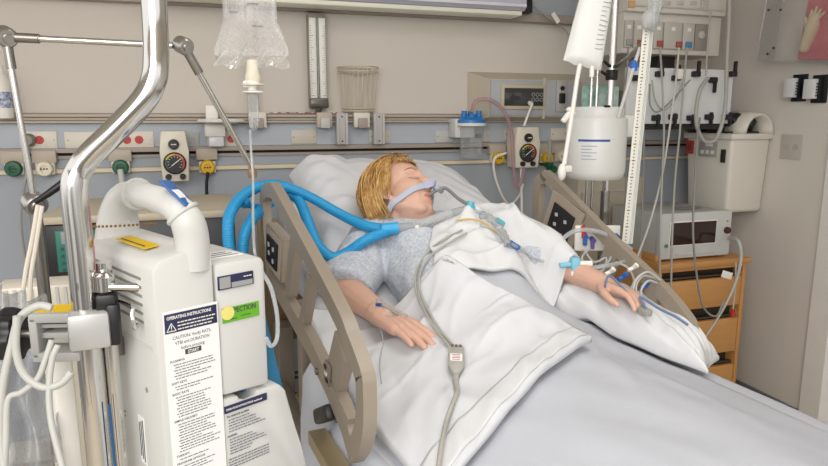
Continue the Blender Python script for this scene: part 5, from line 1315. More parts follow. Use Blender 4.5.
q = on_y(665.5, 246, Yd); MB().lathe([(.009, 0), (.009, .004), (0, .005)], (q.x, Yd-.003, q.z), frame_z((0, -1, 0)), 12).build('power_button', mat('power_green', '2F8A4A', .4), t)
for sx in (-1, 1):
    for yy in (.05, .34): MB().cyl((xc2+sx*(w_/2-.03), Yd+yy, nz), (xc2+sx*(w_/2-.03), Yd+yy, zb+.005), .012, 10).build('foot', M_dark, t)
MB().box((xc2+.05, Yd+.12, zb+h_+.002), (.14, .04, .004), bev=.001).build('top_slot', mat('slot_grey', '8B8C89', .5), t)
# white cable from its side
for pts, r_, lab in (([on_y(729, 238, Yd), on_y(738, 241, 2.28), on_y(741, 256, 2.26), on_y(737, 278, 2.26), on_y(727, 302, 2.26), on_y(714, 324, 2.26), on_y(703, 340, 2.24)], .0105, 'thick white cable bending down from the grey device across the oak drawers'),):
    tt = thing('device_cable', lab, 'cable', pts[3]); c_ = catmull(pts, 8)
    MB().tube(c_, [max(.0055, r_*(1-i/len(c_)*.75)) for i in range(len(c_))], 10).build('cord', M_cab, tt)
    b = MB(Matrix.Translation(on_y(727, 275, 2.25)) @ Matrix.Rotation(.3, 4, 'Y')); b.box((0, 0, 0), (.06, .003, .032), bev=.001); b.build('cable_tag', M_white, tt)
    q = on_y(704, 340, 2.24); MB().cyl(q, q+V((-.015, 0, -.06)), .008, 10).build('connector', M_white, tt)
tt = MB().tube(catmull([on_y(736, 262, 2.27), on_y(735, 290, 2.27), on_y(733, 309, 2.27)], 6), .0035, 8).build('thin_white_cord', M_cab); tag(tt, 'thin white cord with red plug in front of upper drawers', 'cord')
q = on_y(733, 310, 2.27); e = MB().cyl(q, q+V((0, 0, -.03)), .009, 10); e.build('red_plug', M_red, tt)
# ---- infusion pole on the right
YP = 2.28
pc = on_y(610, 105, YP)
t = thing('infusion_pole', 'slim chrome infusion pole standing behind the white fluid canister', 'pole', (pc.x, pc.y, 0))
MB().cyl((pc.x, pc.y, .08), (pc.x, pc.y, 2.32), .0135, 18).build('pole_tube', M_chrome, t)
MB().cyl((pc.x, pc.y, .08), (pc.x, pc.y, 1.2), .0185, 18).build('lower_tube', M_steel, t)
for k in range(5):
    a = k*2*PI/5+.3; MB().strap([(pc.x, pc.y, .1), (pc.x+math.cos(a)*.2, pc.y+math.sin(a)*.2, .085), (pc.x+math.cos(a)*.29, pc.y+math.sin(a)*.29, .07)], .03, .02, (0, 0, 1)).build('base_leg', M_steel, t)
    q = V((pc.x+math.cos(a)*.29, pc.y+math.sin(a)*.29, .03)); MB().lathe([(.012, -.012), (.028, -.01), (.03, 0), (.028, .01), (.012, .012)], q, frame_z((math.sin(a), -math.cos(a), 0)), 16).build('caster', M_rub, t)
for z, dx in ((1.70, -.05), (1.66, -.06)):
    MB().tube([(pc.x, pc.y, z), (pc.x+dx*.5, pc.y-.01, z+.008), (pc.x+dx, pc.y-.02, z+.02)], .006, 10).build('hook_arm', M_dark, t)
MB().lathe([(.022, -.02), (.024, -.015), (.024, .015), (.022, .02)], (pc.x, pc.y, 1.67), None, 16).build('black_collar', M_black, t)
for dx, dy in ((-.045, .03), (-.065, .04), (-.03, .05)):
    tag(MB().cyl((pc.x+dx, pc.y+dy, 1.05), (pc.x+dx, pc.y+dy, 2.25), .0055, 10).build('hanger_rod', M_chrome), {(-.045): 'thin chrome rod just left of the infusion pole', (-.065): 'leftmost thin chrome rod behind the infusion pole', (-.03): 'thin chrome rod nearest behind the infusion pole'}[dx], 'rod')
# ---- white fluid canister
YC = 2.13
c0, c1 = on_y(597, 118, YC), on_y(597, 178, YC); R_ = (on_y(621.5, 140, YC)-on_y(570.5, 140, YC)).length/2
zt, z0 = c0.z, c1.z; cx_ = c0.x
t = thing('fluid_canister', 'round white canister with thin blue stripe and ring lid fixed on the right pole', 'canister', (cx_, YC, z0))
M_can = mat('canister_white', 'E2E2DF', .35, var=.01)
MB().lathe([(0, z0), (R_*.88, z0), (R_*.97, z0+.012), (R_, z0+.03), (R_, zt-.01), (R_*.97, zt), (0, zt)], (cx_, YC, 0), None, 40).build('canister_body', M_can, t)
zl = on_y(597, 107, YC).z
MB().lathe([(R_*.84, zt-.002), (R_*.86, zt+.004), (R_*.86, zl-.008), (R_*.82, zl), (R_*.72, zl-.002), (R_*.70, zt+.012), (0, zt+.012)], (cx_, YC, 0), None, 36).build('ring_lid', M_can, t)
zs = on_y(585, 141, YC-R_).z
b = MB(); b.grid(lambda u, v: V((cx_+(R_+.0008)*math.cos(-2.75+1.7*u*.62), YC+(R_+.0008)*math.sin(-2.75+1.7*u*.62), zs-.004+.008*v)), 20, 2); b.build('blue_stripe', mat('stripe_blue', '2C55A0', .4), t)
b = MB()
for k in range(5):
    z = zs-.022-.012*k; a0_, a1_ = -2.62, -2.62+(.34 if k % 2 else .5); b.grid(lambda u, v: V((cx_+(R_+.0006)*math.cos(a0_+(a1_-a0_)*u), YC+(R_+.0006)*math.sin(a0_+(a1_-a0_)*u), z+.0035*v)), 8, 2)
b.build('print_markings', mat('faint_print', 'A9B2C6', .5), t)
MB().box((cx_+R_+.006, YC-.02, zt-.03), (.05, .05, .085), bev=.008).build('side_lug', M_can, t)
MB().box((cx_+.05, YC+R_+.0, (zt+z0)/2), (.05, .08, .05), bev=.005).build('pole_bracket', M_steel, t)
b = MB(); b.box((cx_-.02, YC-R_*.78, zl+.001), (.022, .016, .008), bev=.002); b.build('latch', M_black, t)
# ---- soft pouch of pale packets behind the canister
q = on_y(600, 98, 2.36); tag(MB(Matrix.Translation(q)).box((0, 0, 0), (.17, .03, .10), bev=.01).build('supply_pouch', mat('pouch_teal', 'B9CFC8', .5, hx2='86B3A6', scale=25)), 'pale green and white supply pouch behind the canister top', 'pouch')
# ---- white bag on the pole
D = 2.08
P = [on_d(x, y, D) for x, y in ((587, -30), (616, -32), (601, 70), (563, 60))]
t = thing('solution_bag', 'opaque white solution bag with printed text hanging from the right pole', 'solution bag', P[3])
fy = FW.copy()
def pouch(u, v, s):
    p = (P[0]*(1-u)+P[1]*u)*(1-v)+(P[3]*(1-u)+P[2]*u)*v
    th_ = .026*(max(0, 1-abs(2*u-1)**2.6)*max(0, 1-abs(2*v-1)**6))**.5 + .001
    return p + V((0, s*th_, .006*math.sin(u*PI)*(v-.5)*-2*.8)) + V((0, 0, .004*noise.noise(V((u*5, v*6, 2)))*1))
b = MB(); n = 26
b.grid(lambda u, v: pouch(u, v, -1), n, n); b.grid(lambda u, v: pouch(1-u, v, 1), n, n)
b.build('bag_body', mat('bag_white', 'DBDBD8', .4, var=.02), t, ang=180)
b = MB(); r = random.Random(2)
for k in range(11):
    v = .36+.045*k; u0 = .62; L = r.uniform(.16, .30)
    pts = [pouch(u0+L*i/4, v, -1)+V((0, -.0012, 0)) for i in range(5)]; b.strap(pts, .0024, .0006, (0, -1, .1))
b.build('print_markings', mat('bag_print', '9A9EA4', .6), t)
q = on_d(592, 69, D); MB().cyl(q+V((0, 0, .012)), q+V((0, 0, -.025)), .008, 12).build('injection_port', M_white, t)
q2 = on_d(580, 64, D)
MB().tube(catmull([q2, on_d(577, 80, D), on_d(573, 108, D), on_d(568, 140, D), on_d(564, 165, D)], 6), .0075, 12).build('outlet_tube', M_white, t)
b = MB(); q3 = on_d(562, 172, D); b.ell(q3, (.014, .014, .028)); b.box(q3+V((.02, 0, .01)), (.03, .012, .022), bev=.004); b.build('drip_bulb', M_white, t)
q = on_d(567, 116, D); b = MB(Matrix.Translation(q) @ Matrix.Rotation(.7, 4, 'Y')); b.box((0, 0, 0), (.016, .016, .05), bev=.004); b.box((0, 0, .02), (.03, .018, .014), bev=.003); b.build('roller_clamp', M_white, t)
tag(MB().tube([P[0]*.5+P[1]*.5, P[0]*.5+P[1]*.5+V((.02, .06, .06)), V((pc.x, pc.y-.01, 2.29))], .004, 8).build('bag_hook', M_chrome), 'small chrome hook holding the white solution bag at top of the pole', 'hook')
# ---- manometer scale
t = thing('manometer_scale', 'long white ruled manometer strip slanting down before the monitor rack', 'ruler', on_d(627, 244, 2.02))
m0, m1 = on_d(649, 22, 2.02), on_d(627, 244, 2.02); ax = (m1-m0).normalized(); L = (m1-m0).length
Ms = Matrix.Translation(m0) @ Matrix((RT, ax.cross(RT)*-1 if False else RT.cross(ax), ax)).transposed().to_4x4()
sgn = -1 if (Ms.to_3x3() @ V((0, 1, 0))).y > 0 else 1
wd = .034
b = MB(Ms); b.box((0, 0, L/2), (wd, .004, L), bev=.001); b.build('strip', mat('ruler_ivory', 'D3D0C6', .5), t)
b = MB(Ms)
for k in range(int(L/.0105)):
    b.box((-.007 if k % 2 else -.0065, sgn*.0026, .02+.0105*k), (.0045 if k % 5 else .010, .0006, .003))
b.build('scale_markings', M_ink, t)
b = MB(Ms); b.cyl((.009, sgn*.005, .0), (.009, sgn*.005, L), .0035, 8); b.build('scale_tube', clear('line_clear', 'E3E8EA', .45, .5), t)
q = on_d(654, 12, 2.0); b = MB(); F = frame_z(-ax); b.lathe([(.006, -.06), (.018, -.03), (.019, .0), (.026, .02), (.027, .10), (.024, .104)], q, F, 20); b.build('drip_chamber', clear('chamber_clear2', 'DDE3E6', .30, .7), t)
q = on_d(649, 20, 2.0); b = MB(); b.ell(q, (.026, .022, .03)); b.build('chamber_cap', clear('chamber_clear3', 'E6E8E8', .5, .6), t)
b = MB(); q = on_d(634, 66, 2.02); b.cyl(q+V((-.004, 0, .016)), q+V((.004, 0, -.016)), .009, 12); b.box(q, (.026, .014, .014), bev=.003); b.build('blue_stopcock', mat('stop_blue', '2C63B8', .4), t)
MB().tube(catmull([on_d(640, 48, 2.04), on_d(634, 66, 2.02), on_d(626, 93, 2.02), on_d(618, 118, 2.03)], 6), .006, 10).build('side_line', M_cab, t)
# clamp that ties the strip to the pole
tag(MB().strap([V((pc.x, pc.y-.02, 1.70)), V(((pc.x+m0.x)/2, (pc.y+m0.y)/2-.02, 1.72)), V((m0.x, m0.y+.012, 1.74))], .018, .008, (0, 0, 1)).build('scale_clamp', M_steel), 'flat steel clamp between the pole and the ruled strip', 'clamp')
# ---- patient monitor rack
YM = 2.58
M_rack = mat('rack_beige', 'CFCBC2', .45, var=.015); M_rack2 = mat('rack_module', 'BAB6AE', .45)
r0, r1 = on_y(622, 53, YM), on_y(722, 17, YM)
t = thing('monitor_rack', 'beige monitor module rack with coloured sockets high on the right', 'monitor', ((r0.x+r1.x)/2, WY, r0.z))
xm_, wm = (r0.x+r1.x)/2, r1.x-r0.x
MB().box((xm_, YM+.10, (r0.z+r1.z)/2), (wm, .2, r1.z-r0.z), bev=.006).build('rack_case', M_rack, t)
zt_ = on_y(670, 14, YM-.03).z
MB().box((xm_-.005, YM+.09, zt_+.11), (wm, .24, .215), bev=.008).build('upper_unit', M_rack, t)
b = MB().box((xm_-.005, YM-.034, zt_+.028), (wm-.03, .006, .006)); b.build('groove_marking', M_rack2, t)
q = on_y(632, 4, YM-.035); MB().box((q.x, YM-.033, q.z), (.035, .006, .03), bev=.002).build('orange_key', mat('key_amber', 'D0A36A', .5), t)
for x in (655, 668, 681, 694):
    q = on_y(x, 3, YM-.035); MB().box((q.x, YM-.033, q.z), (.032, .005, .016), bev=.002).build('key', M_rack2, t)
q = on_y(705, 4, YM-.035); b = MB()
for i in range(3):
    for j in range(3): b.box((q.x-.018+.018*i, YM-.0325, q.z-.018+.018*j), (.012, .004, .012), Matrix.Rotation(PI/4, 3, 'Y'))
b.build('keypad_markings', M_rack2, t)
zA, zB = on_y(660, 22, YM).z, on_y(660, 49, YM).z
for x0, x1, col in ((623, 631, 'grey'), (632, 642, 'red'), (652, 661.5, 'red'), (662, 680.5, 'red'), (681, 693, 'blue')):
    a_, b_ = on_y(x0, 35, YM).x, on_y(x1, 35, YM).x
    e = MB().box(((a_+b_)/2, YM-.006, (zA+zB)/2), (b_-a_-.004, .014, zA-zB), bev=.003).build('plug_in_module', M_rack2, t)
    sx = b_-.018 if col != 'blue' else (a_+b_)/2
    MB().box((sx, YM-.016, zB+.022), (.032, .012, .026), bev=.003).build('socket', {'grey': M_grey, 'red': mat('socket_red', 'A0524A', .5), 'blue': mat('socket_blue', '4A7FB0', .5)}[col], e)
    MB().box(((a_+b_)/2, YM-.0135, zA-.03), (.02, .002, .016)).build('module_label', M_white, e)
a_, b_ = on_y(694, 35, YM).x, on_y(708, 35, YM).x
e = MB().box(((a_+b_)/2, YM-.004, (zA+zB)/2), (b_-a_, .01, zA-zB), bev=.002).build('dark_module', mat('module_dark', '8F8A82', .5), t)
MB().lathe([(.018, 0), (.018, .006), (.014, .008), (0, .008)], ((a_+b_)/2-.006, YM-.009, (zA+zB)/2+.01), frame_z((0, -1, 0)), 18).build('round_socket', M_rack2, e)
MB().box((xm_, (YM+.2+WY)/2, (r0.z+r1.z)/2+.05), (.12, WY-YM-.2, .1), bev=.004).build('wall_arm', M_steel, t)
MB().box((xm_+.03, YM+.10, r0.z-.05), (.10, .06, .10), bev=.004).build('lower_bracket', M_dark, t)
# ---- white cable board with black clips
YB = 2.52
q0, q1 = on_y(625, 124, YB), on_y(734, 70, YB)
t = thing('cable_board', 'white rectangular cable board with rows of black clips', 'cable board', ((q0.x+q1.x)/2, YB, q0.z))
MB().box(((q0.x+q1.x)/2, YB+.012, (q0.z+q1.z)/2), (q1.x-q0.x, .024, q1.z-q0.z), bev=.003).build('board', mat('board_white', 'DCDEDF', .4), t)
MB().box(((q0.x+q1.x)/2, (YB+.03+WY)/2, (q0.z+q1.z)/2), (.12, WY-YB-.03, .08), bev=.004).build('board_arm', M_steel, t)
MB().box(((q0.x+q1.x)/2, YB+.06, q0.z-.012), (q1.x-q0.x-.02, .08, .03), bev=.004).build('lower_shelf', M_dark, t)
for x, y, up_ in ((635, 78, 0), (659.5, 74, 1), (676, 78, 1), (696, 74, 1), (713, 80, -1), (732.5, 74, 1), (656, 118, -.5), (673, 117, -.5), (691, 118, -.5), (709, 117, -.3), (728, 117, -.3)):
    c = on_y(x, y, YB-.012)
    b = MB().box(c, (.036, .03, .026), bev=.005)
    if up_: b.box(c+V((.006, -.008, .028*up_)), (.014, .016, .062), bev=.004)
    b.build('black_clip', M_black, t)
c = on_y(679.5, 74, YB-.04); MB().lathe([(.0, -.004), (.022, -.004), (.024, 0), (.022, .004), (0, .004)], c, frame_z((0, -1, 0)), 20).build('white_disc', M_white, t)
# ---- cables from the rack
M_cb1 = mat('cable_mid', 'A5A49E', .5); M_cb2 = mat('cable_pale', 'C6C5BE', .45); M_cb3 = mat('cable_dull', '8D8C88', .5)
def cable(pts, r_, m_, lab, name='monitor_cable'):
    return tag(MB().tube(catmull([on_y(x, y, Y) for x, y, Y in pts], 8), r_*.82, 10).build(name, m_), lab, 'cable', 'cables hanging from the monitor rack')
cable([(730, -20, 2.44), (729, 20, 2.44), (727, 60, 2.44), (725, 108, 2.44), (717, 137, 2.44), (706, 142, 2.44), (698, 130, 2.44), (696, 112, 2.44), (700, 90, 2.45), (708, 78, 2.47)], .0105, M_cb1, 'thick grey hose looping in a U over the right end of the cable board', 'pressure_hose')
cable([(711, 10, 2.5), (709, 30, 2.49), (707, 55, 2.48), (706, 76, 2.47)], .005, M_cb1, 'grey cable dropping straight to the clip left of the U shaped hose')
cable([(628, 48, 2.52), (627, 70, 2.48), (621, 120, 2.44), (626, 180, 2.42), (622, 250, 2.4)], .005, M_cb3, 'grey cable from the leftmost rack socket')
cable([(642, 48, 2.52), (643, 80, 2.47), (644, 150, 2.44), (643, 190, 2.36), (640, 262, 2.27)], .005, M_cb3, 'grey cable running down beside the ruled strip')
cable([(660, 48, 2.52), (662, 80, 2.44), (664, 130, 2.36), (662, 180, 2.27), (660, 240, 2.22), (660, 300, 2.22), (662, 330, 2.22)], .0055, M_cb1, 'grey cable hanging before the left edge of the grey device')
cable([(679, 48, 2.52), (676, 80, 2.46), (668, 140, 2.38), (661, 180, 2.3), (650, 222, 2.2), (637, 258, 2.1)], .0055, M_cb2, 'pale cable slanting from the rack down to the far siderail')
cable([(687, 48, 2.52), (684, 80, 2.46), (680, 130, 2.4), (675, 180, 2.3), (672, 240, 2.24), (671, 292, 2.23)], .0055, M_cb1, 'grey cable from the blue socket crossing the dark red screen')
cable([(700, 118, 2.46), (697, 140, 2.4), (695, 180, 2.3), (693, 228, 2.25), (696, 270, 2.24), (703, 306, 2.24), (716, 316, 2.24), (724, 300, 2.24)], .0055, M_cb3, 'grey cable falling before the device and curling at the second drawer')
cable([(652, 80, 2.47), (655, 100, 2.45), (664, 110, 2.44), (676, 98, 2.45), (684, 78, 2.46)], .0045, M_cb1, 'grey cable hanging in a shallow loop on the cable board')
cable([(650, 84, 2.465), (650, 104, 2.44), (657, 112, 2.43), (670, 102, 2.44), (690, 80, 2.46)], .0045, M_cb3, 'second grey cable looped lower on the cable board')
# ---- contaminated waste bin on the right wall
Xb = 2.44
e0, e1 = on_x(729, 175, Xb), on_x(683, 175, Xb); yb0, yb1 = e0.y, e1.y
zt_, zb_ = on_x(729, 138, Xb).z, on_x(729, 215, Xb).z
M_bin = mat('bin_ivory', 'D8D3C9', .4, var=.012)
t = thing('waste_bin', 'ivory wall bin with domed lid and round red emblem on the right wall', 'waste bin', (2.57, (yb0+yb1)/2, zb_))
b = MB(); xs0, xs1 = Xb, RX0-.005
prf = lambda k, z: [(xs0+k, yb0+k, z), (xs1, yb0+k, z), (xs1, yb1-k, z), (xs0+k, yb1-k, z)]
b.raw(prf(.02, zb_)+prf(.0, zt_), [[0, 1, 2, 3], [4, 5, 6, 7]]+[[i, (i+1) % 4, 4+(i+1) % 4, 4+i] for i in range(4)])
bmesh.ops.bevel(b.bm, geom=b.bm.edges[:], offset=.02, segments=3, affect='EDGES', profile=.5); b.build('bin_body', M_bin, t, ang=30)
MB().box(((xs0+xs1)/2-.004, (yb0+yb1)/2, zt_+.006), (xs1-xs0+.012, yb1-yb0+.02, .03), bev=.008).build('rim', M_bin, t)
# open domed lid: an arch at the near end, dark opening
ycn = yb0+.06
b = MB(); ar = [(xs0+.06+(xs1-xs0-.06)*(1-math.cos(PI*i/12))/2, math.sin(PI*i/12)*.10) for i in range(13)]
n_ = len(ar)
b.raw([(x, yb0-.012, zt_+.02+z) for x, z in ar]+[(x, yb0+.16, zt_+.02+z*1.12) for x, z in ar], [[i, i+1, n_+i+1, n_+i] for i in range(n_-1)])
o = b.build('lid_dome', M_bin, t, ang=60); m = o.modifiers.new('t', 'SOLIDIFY'); m.thickness = .014
MB().box(((xs0+xs1)/2, (yb0+yb1)/2+.02, zt_+.024), (xs1-xs0-.04, yb1-yb0-.08, .012), bev=.003).build('opening', M_dark, t)
b = MB(); 
for k in range(7): b.ell((xs0+.03+.025*k, yb0+.10+.22*random.random(), zt_+.045+.03*random.random()), (.05, .06, .04), Matrix.Rotation(k*.9, 3, 'X'), 8, 6)
bmx = remesh(b, .008, 1)
for v in bmx.verts: v.co += V((noise.noise(v.co*30), noise.noise(v.co*30+V((5, 0, 0))), noise.noise(v.co*30+V((0, 7, 0)))))*.012
b = MB(); b.bm = bmx; tag(b.build('black_liner_bag', M_black), 'crumpled black liner bag poking out of the ivory wall bin', 'bag')
q = on_x(690, 147, Xb); zz = q.z
MB().box((Xb-.001, q.y, zz), (.004, .055, .07), bev=.001).build('red_emblem_plate', mat('emblem_red', 'B23A35', .5), t, label='red biohazard emblem')
b = MB(); F = frame_z((-1, 0, 0))
for k in range(3):
    a = PI/2+k*2*PI/3; cy_, cz_ = q.y+math.cos(a)*.0095, zz+math.sin(a)*.0095
    b.tube([(Xb-.004, cy_+math.cos(a+PI+(-2.4+4.8*i/12))*-.0095*1, cz_+math.sin(a+PI+(-2.4+4.8*i/12))*-.0095) for i in range(13)], .0016, 5)
b.tube([(Xb-.004, q.y+math.cos(2*PI*i/16)*.008, zz+math.sin(2*PI*i/16)*.008) for i in range(17)], .0011, 5)
b.build('emblem_markings', M_ink, t)
q = on_x(708, 149, Xb); MB().box((Xb-.001, q.y, q.z), (.004, .12, .075), bev=.001).build('grey_label', mat('bin_label', 'A3A19E', .5), t)
b = MB()
for k in range(3): b.box((Xb-.004, q.y-.035+.035*k, q.z-.015), (.001, .022, .018))
b.box((Xb-.004, q.y-.01, q.z+.02), (.001, .05, .012)); b.build('label_markings', M_white, t)
q = on_x(723, 156, Xb); MB().box((Xb-.0, q.y, q.z), (.006, .03, .065), bev=.002).build('fill_window', M_dark, t)
# ---- glove and sharps dispenser on the right wall
Xg = 2.575
g0 = on_x(756, 60, Xg); tilt = Matrix.Rotation(math.radians(6.0), 4, 'X'); MG = Matrix.Translation((0, g0.y, g0.z)) @ tilt
t = thing('glove_dispenser', 'clear acrylic dispenser holding a red sheet and cream glove on the right wall', 'dispenser', (2.63, g0.y-.2, g0.z))
LW = .62; HH = .55
M_acr = clear('acrylic', 'F4F6F6', .08, .4)
for nm, c_, s_2 in (('front_panel', (Xg, -LW/2, HH/2), (.004, LW, HH)), ('bottom_panel', ((Xg+RX0)/2, -LW/2, .0), (RX0-Xg-.01, LW, .004)), ('side_panel', ((Xg+RX0)/2, 0, HH/2), (RX0-Xg-.01, .004, HH))):
    b = MB(MG); b.box(c_, s_2); b.build(nm, M_acr, t)
def gy(px): return (MG.inverted() @ on_x(px, 40, Xg)).y
yr0, yr1 = gy(788), gy(815)
MB(MG).box((RX0-.03, yr0-.16, HH/2), (.02, .32, HH-.02), bev=.002).build('red_sheet', mat('sheet_red', 'CF4A5C', .6), t)
MB(MG).box((RX0-.075, yr1-.08, HH/2), (.05, .012, HH-.02), bev=.002).build('pink_divider', mat('divider_pink', 'D98FA0', .45), t)
b = MB(MG); gc_ = (gy(797)); gz = (MG.inverted() @ on_x(797, 30, Xg)).z
b.capsule((RX0-.05, gc_+.012, gz-.075), (RX0-.05, gc_-.01, gz+.02), .022, .030); b.capsule((RX0-.05, gc_-.01, gz+.02), (RX0-.05, gc_-.012, gz+.05), .03, .022)
for k in range(4): b.capsule((RX0-.05, gc_+.012-.014*k, gz+.05), (RX0-.052, gc_+.008-.022*k, gz+.10-.012*abs(k-1)), .008, .006)
b.capsule((RX0-.05, gc_+.02, gz+.01), (RX0-.05, gc_+.035, gz+.055), .009, .007)
bmx = remesh(b, .004, 2); b = MB(); b.bm = bmx; b.build('cream_glove', mat('glove_cream', 'DCCDA6', .6), t, ang=180)
for px_, py_ in ((769, 10), (781, 10), (768, 54), (774, 48)):
    q = MG.inverted() @ on_x(px_, py_, Xg); b = MB(MG); b.lathe([(.006, 0), (.005, .004), (0, .004)], (Xg-.002, q.y, q.z), frame_z((-1, 0, 0)), 8); b.build('wall_bolt', M_dark, t)
# ---- black brackets with white holders
for x, y, lab in ((793.5, 88, 'left one of two white clip boxes in black brackets on the right wall'), (813.5, 89, 'right one of two white clip boxes in black brackets on the right wall')):
    c = on_x(x, y, 2.66); tt = thing('wall_clip_box', lab, 'wall bracket', (RX0, c.y, c.z-.06), group='black brackets on the right wall')
    MB().box((RX0-.006, c.y-.012, c.z), (.012, .075, .125), bev=.002).build('black_plate', M_black, tt)
    e = MB().box((RX0-.035, c.y+.002, c.z), (.05, .055, .088), bev=.003).build('white_box', mat('clip_white', 'D5D6D8', .4), tt)
    b = MB()
    for k in range(5): b.box((RX0-.04+.0, c.y-.0265, c.z-.03+.013*k), (.012, .0012, .008))
    b.build('text_markings', M_ink, e)
    MB().box((RX0-.02, c.y-.028, c.z), (.03, .01, .1), bev=.002).build('black_clip_bar', M_black, tt)
c = on_x(791, 147, RX0-.004); tt = thing('wall_plate', 'blank grey double outlet plate low on the right wall', 'wall plate', (RX0, c.y, c.z-.06))
MB().box((RX0-.003, c.y, c.z), (.006, .118, .118), bev=.002).build('cover_plate', mat('plate_stone', 'B9B4AB', .5), tt)
for s in (-1, 1):
    e = MB().lathe([(.016, 0), (.016, .003), (0, .004)], (RX0-.005, c.y+s*.026, c.z), frame_z((-1, 0, 0)), 16).build('receptacle', mat('plate_stone2', 'AEA99F', .5), tt)
# ---- beige wall cabinet low behind the pole
q0, q1 = on_y(579, 178, 2.80), on_y(640, 250, 2.80)
t = thing('equipment_box', 'beige equipment box behind the pole under the white canister', 'equipment box', ((q0.x+q1.x)/2, 2.88, .3))
MB().box(((q0.x+q1.x)/2, 2.885, (q0.z+.3)/2), (q1.x-q0.x, .16, q0.z-.3), bev=.006).build('box_body', mat('cab_beige', 'B9AF9F', .5), t)
MB().box(((q0.x+q1.x)/2, 2.80, (q0.z+.3)/2+.2), (q1.x-q0.x-.04, .012, .35), bev=.003).build('access_door', mat('cab_beige2', 'B2A898', .5), t)
# ---- transducer plate with tubes and stopcocks by the far rail
D = 2.12
c = on_d(597, 238, D); t = thing('transducer_plate', 'white pressure transducer plate with coloured stopcocks behind the far siderail', 'transducer', c+V((0, 0, -.06)))
b = MB(Matrix.Translation(c) @ Matrix.Rotation(-.3, 4, 'Z')); b.box((0, 0, 0), (.15, .012, .085), bev=.004); b.build('plate', M_white, t)
for k, (dx, dz_, nm, m_) in enumerate(((-.045, .012, 'blue_cap', mat('stop_blue', '2C63B8', .4)), (-.02, .0, 'purple_cap', mat('cap_purple', '6A5AA0', .4)), (.035, -.01, 'violet_cap', mat('cap_purple', '6A5AA0', .4)), (-.05, .035, 'red_cap', M_red), (.06, .01, 'blue_cap', mat('stop_blue', '2C63B8', .4)))):
    b = MB(Matrix.Translation(c) @ Matrix.Rotation(-.3, 4, 'Z')); b.cyl((dx, -.006, dz_), (dx, -.03, dz_-.004), .0085, 12); b.box((dx, -.02, dz_-.018), (.012, .014, .03), bev=.003); b.build(nm, m_, t)
MB().tube([c+V((.05, .012, 0)), V((pc.x, pc.y-.02, c.z))], .009, 10).build('pole_mount', M_steel, t)
M_line = clear('line_clear', 'E3E8EA', .45, .5); M_line2 = clear('line_milky', 'E0E0DD', .7, .4)
def line(pts, r_, m_, lab, cat='tube', name='clear_tube'):
    return tag(MB().tube(catmull([on_d(x, y, d) for x, y, d in pts], 8), r_, 10).build(name, m_), lab, cat, 'clear lines by the far siderail')
line([(558, 262, 1.95), (558, 248, 1.95), (566, 236, 1.96), (580, 230, 1.98), (600, 232, 2.0), (620, 242, 2.0), (632, 250, 1.98)], .007, M_line, 'wide clear tube arching over the transducer plate')
line([(590, 248, 2.03), (582, 258, 2.0), (590, 268, 1.98), (604, 266, 1.98), (612, 254, 2.0), (606, 246, 2.03)], .0035, M_line2, 'thin milky line curling below the transducer plate')
line([(584, 250, 2.03), (594, 262, 2.0), (606, 258, 2.0), (603, 270, 1.95), (592, 272, 1.95)], .0035, M_line2, 'second thin milky line crossing below the transducer plate')
line([(616, 262, 1.93), (628, 268, 1.91), (634, 280, 1.90), (630, 290, 1.9)], .0035, M_line2, 'thin milky line dropping to the far hand')
line([(592, 268, 1.90), (604, 266, 1.90), (616, 264, 1.92), (628, 260, 1.95)], .0065, M_line, 'clear tube from the pale blue connector toward the rail')
for k, (pts, lab) in enumerate((([(655, 278, 1.82), (643, 276, 1.80), (636, 286, 1.79), (638, 300, 1.79)], 'white loop of line hooked over the far rail, inner'), ([(660, 280, 1.82), (648, 272, 1.80), (636, 280, 1.785), (633, 296, 1.785), (637, 306, 1.785)], 'white loop of line hooked over the far rail, outer'), ([(657, 283, 1.82), (648, 281, 1.80), (641, 291, 1.79), (644, 303, 1.79)], 'white loop of line hooked over the far rail, smallest'))):
    line(pts, .0034, M_cab, lab, name='white_line')
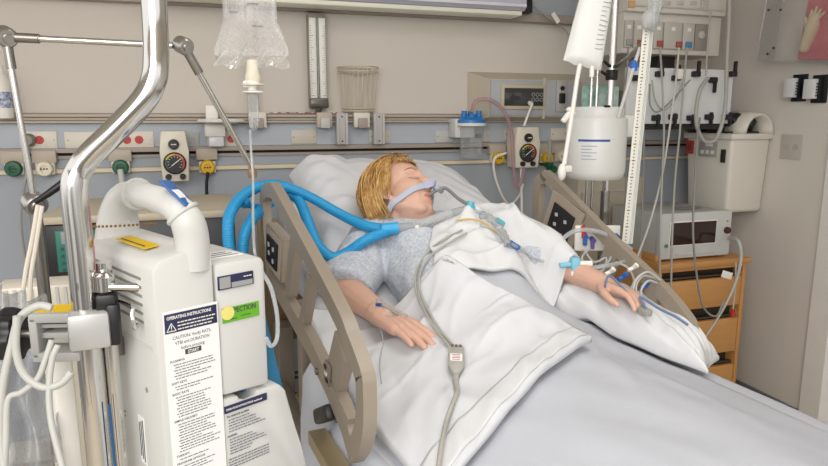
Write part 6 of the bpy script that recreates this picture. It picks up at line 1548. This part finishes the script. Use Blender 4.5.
for x, y, nm, m_, lab in ((623, 277, 'blue_stopcock', mat('stop_blue', '2C63B8', .4), 'blue stopcock next to the far hand'), (645, 286, 'blue_stopcock', mat('stop_blue', '2C63B8', .4), 'blue stopcock inside the white loops on the far rail'), (610, 272, 'white_stopcock', M_white, 'white stopcock behind the far wrist'), (633, 268, 'white_stopcock', M_white, 'white stopcock above the far hand')):
    q = on_d(x, y, 1.86); b = MB(); b.cyl(q+V((-.016, 0, -.006)), q+V((.016, 0, .006)), .006, 10); b.cyl(q, q+V((.002, -.012, .014)), .006, 10); tag(b.build(nm, m_), lab, 'stopcock')
# pale blue connector lying on the far pillow
c = on_d(575, 264, 1.88); M = Matrix.Translation(c) @ Matrix.Rotation(-.25, 4, 'Z'); t = thing('sampling_connector', 'pale blue and white square connector lying on the far pillow', 'connector', c+V((0, 0, -.02)))
b = MB(M); b.box((0, 0, 0), (.026, .026, .04), bev=.004); b.build('blue_body', mat('pale_blue', '7FBFD6', .4), t)
b = MB(M); b.box((0, -.002, -.026), (.028, .028, .014), bev=.003); b.build('white_foot', M_white, t)
b = MB(M); b.cyl((-.045, 0, -.004), (.0, 0, 0), .008, 12); b.build('blue_stem', mat('pale_blue', '7FBFD6', .4), t)
b = MB(M); b.cyl((0, 0, 0), (.05, 0, 0), .0095, 12); b.build('white_sleeve', M_white, t)
# finger probe on the far hand
b = MB(BM); q = TIPL[.0085]
t = thing('pulse_oximeter', 'grey finger probe with blue grey cable on the far hand', 'finger probe', BM @ q)
b.box(q+V((.004, -.004, .006)), (.022, .05, .020), Matrix.Rotation(.1, 3, 'X'), bev=.006); b.build('probe_clip', mat('probe_grey', '9C9A92', .45), t)
pts = [BM @ (q+V((.0, -.02, .012))), on_d(640, 297, 1.70), on_d(658, 308, 1.66), on_d(676, 317, 1.62), on_d(688, 325, 1.60)]
MB().tube(catmull(pts, 8), .0035, 8).build('probe_cable', mat('probe_blue', '5E7396', .5), t)
MB().tube(catmull([BM @ (q+V((-.0, .01, .016))), on_d(612, 277, 1.77), on_d(606, 281, 1.77), on_d(605, 287, 1.76)], 8), .003, 8).build('probe_loop', mat('probe_blue', '5E7396', .5), t)
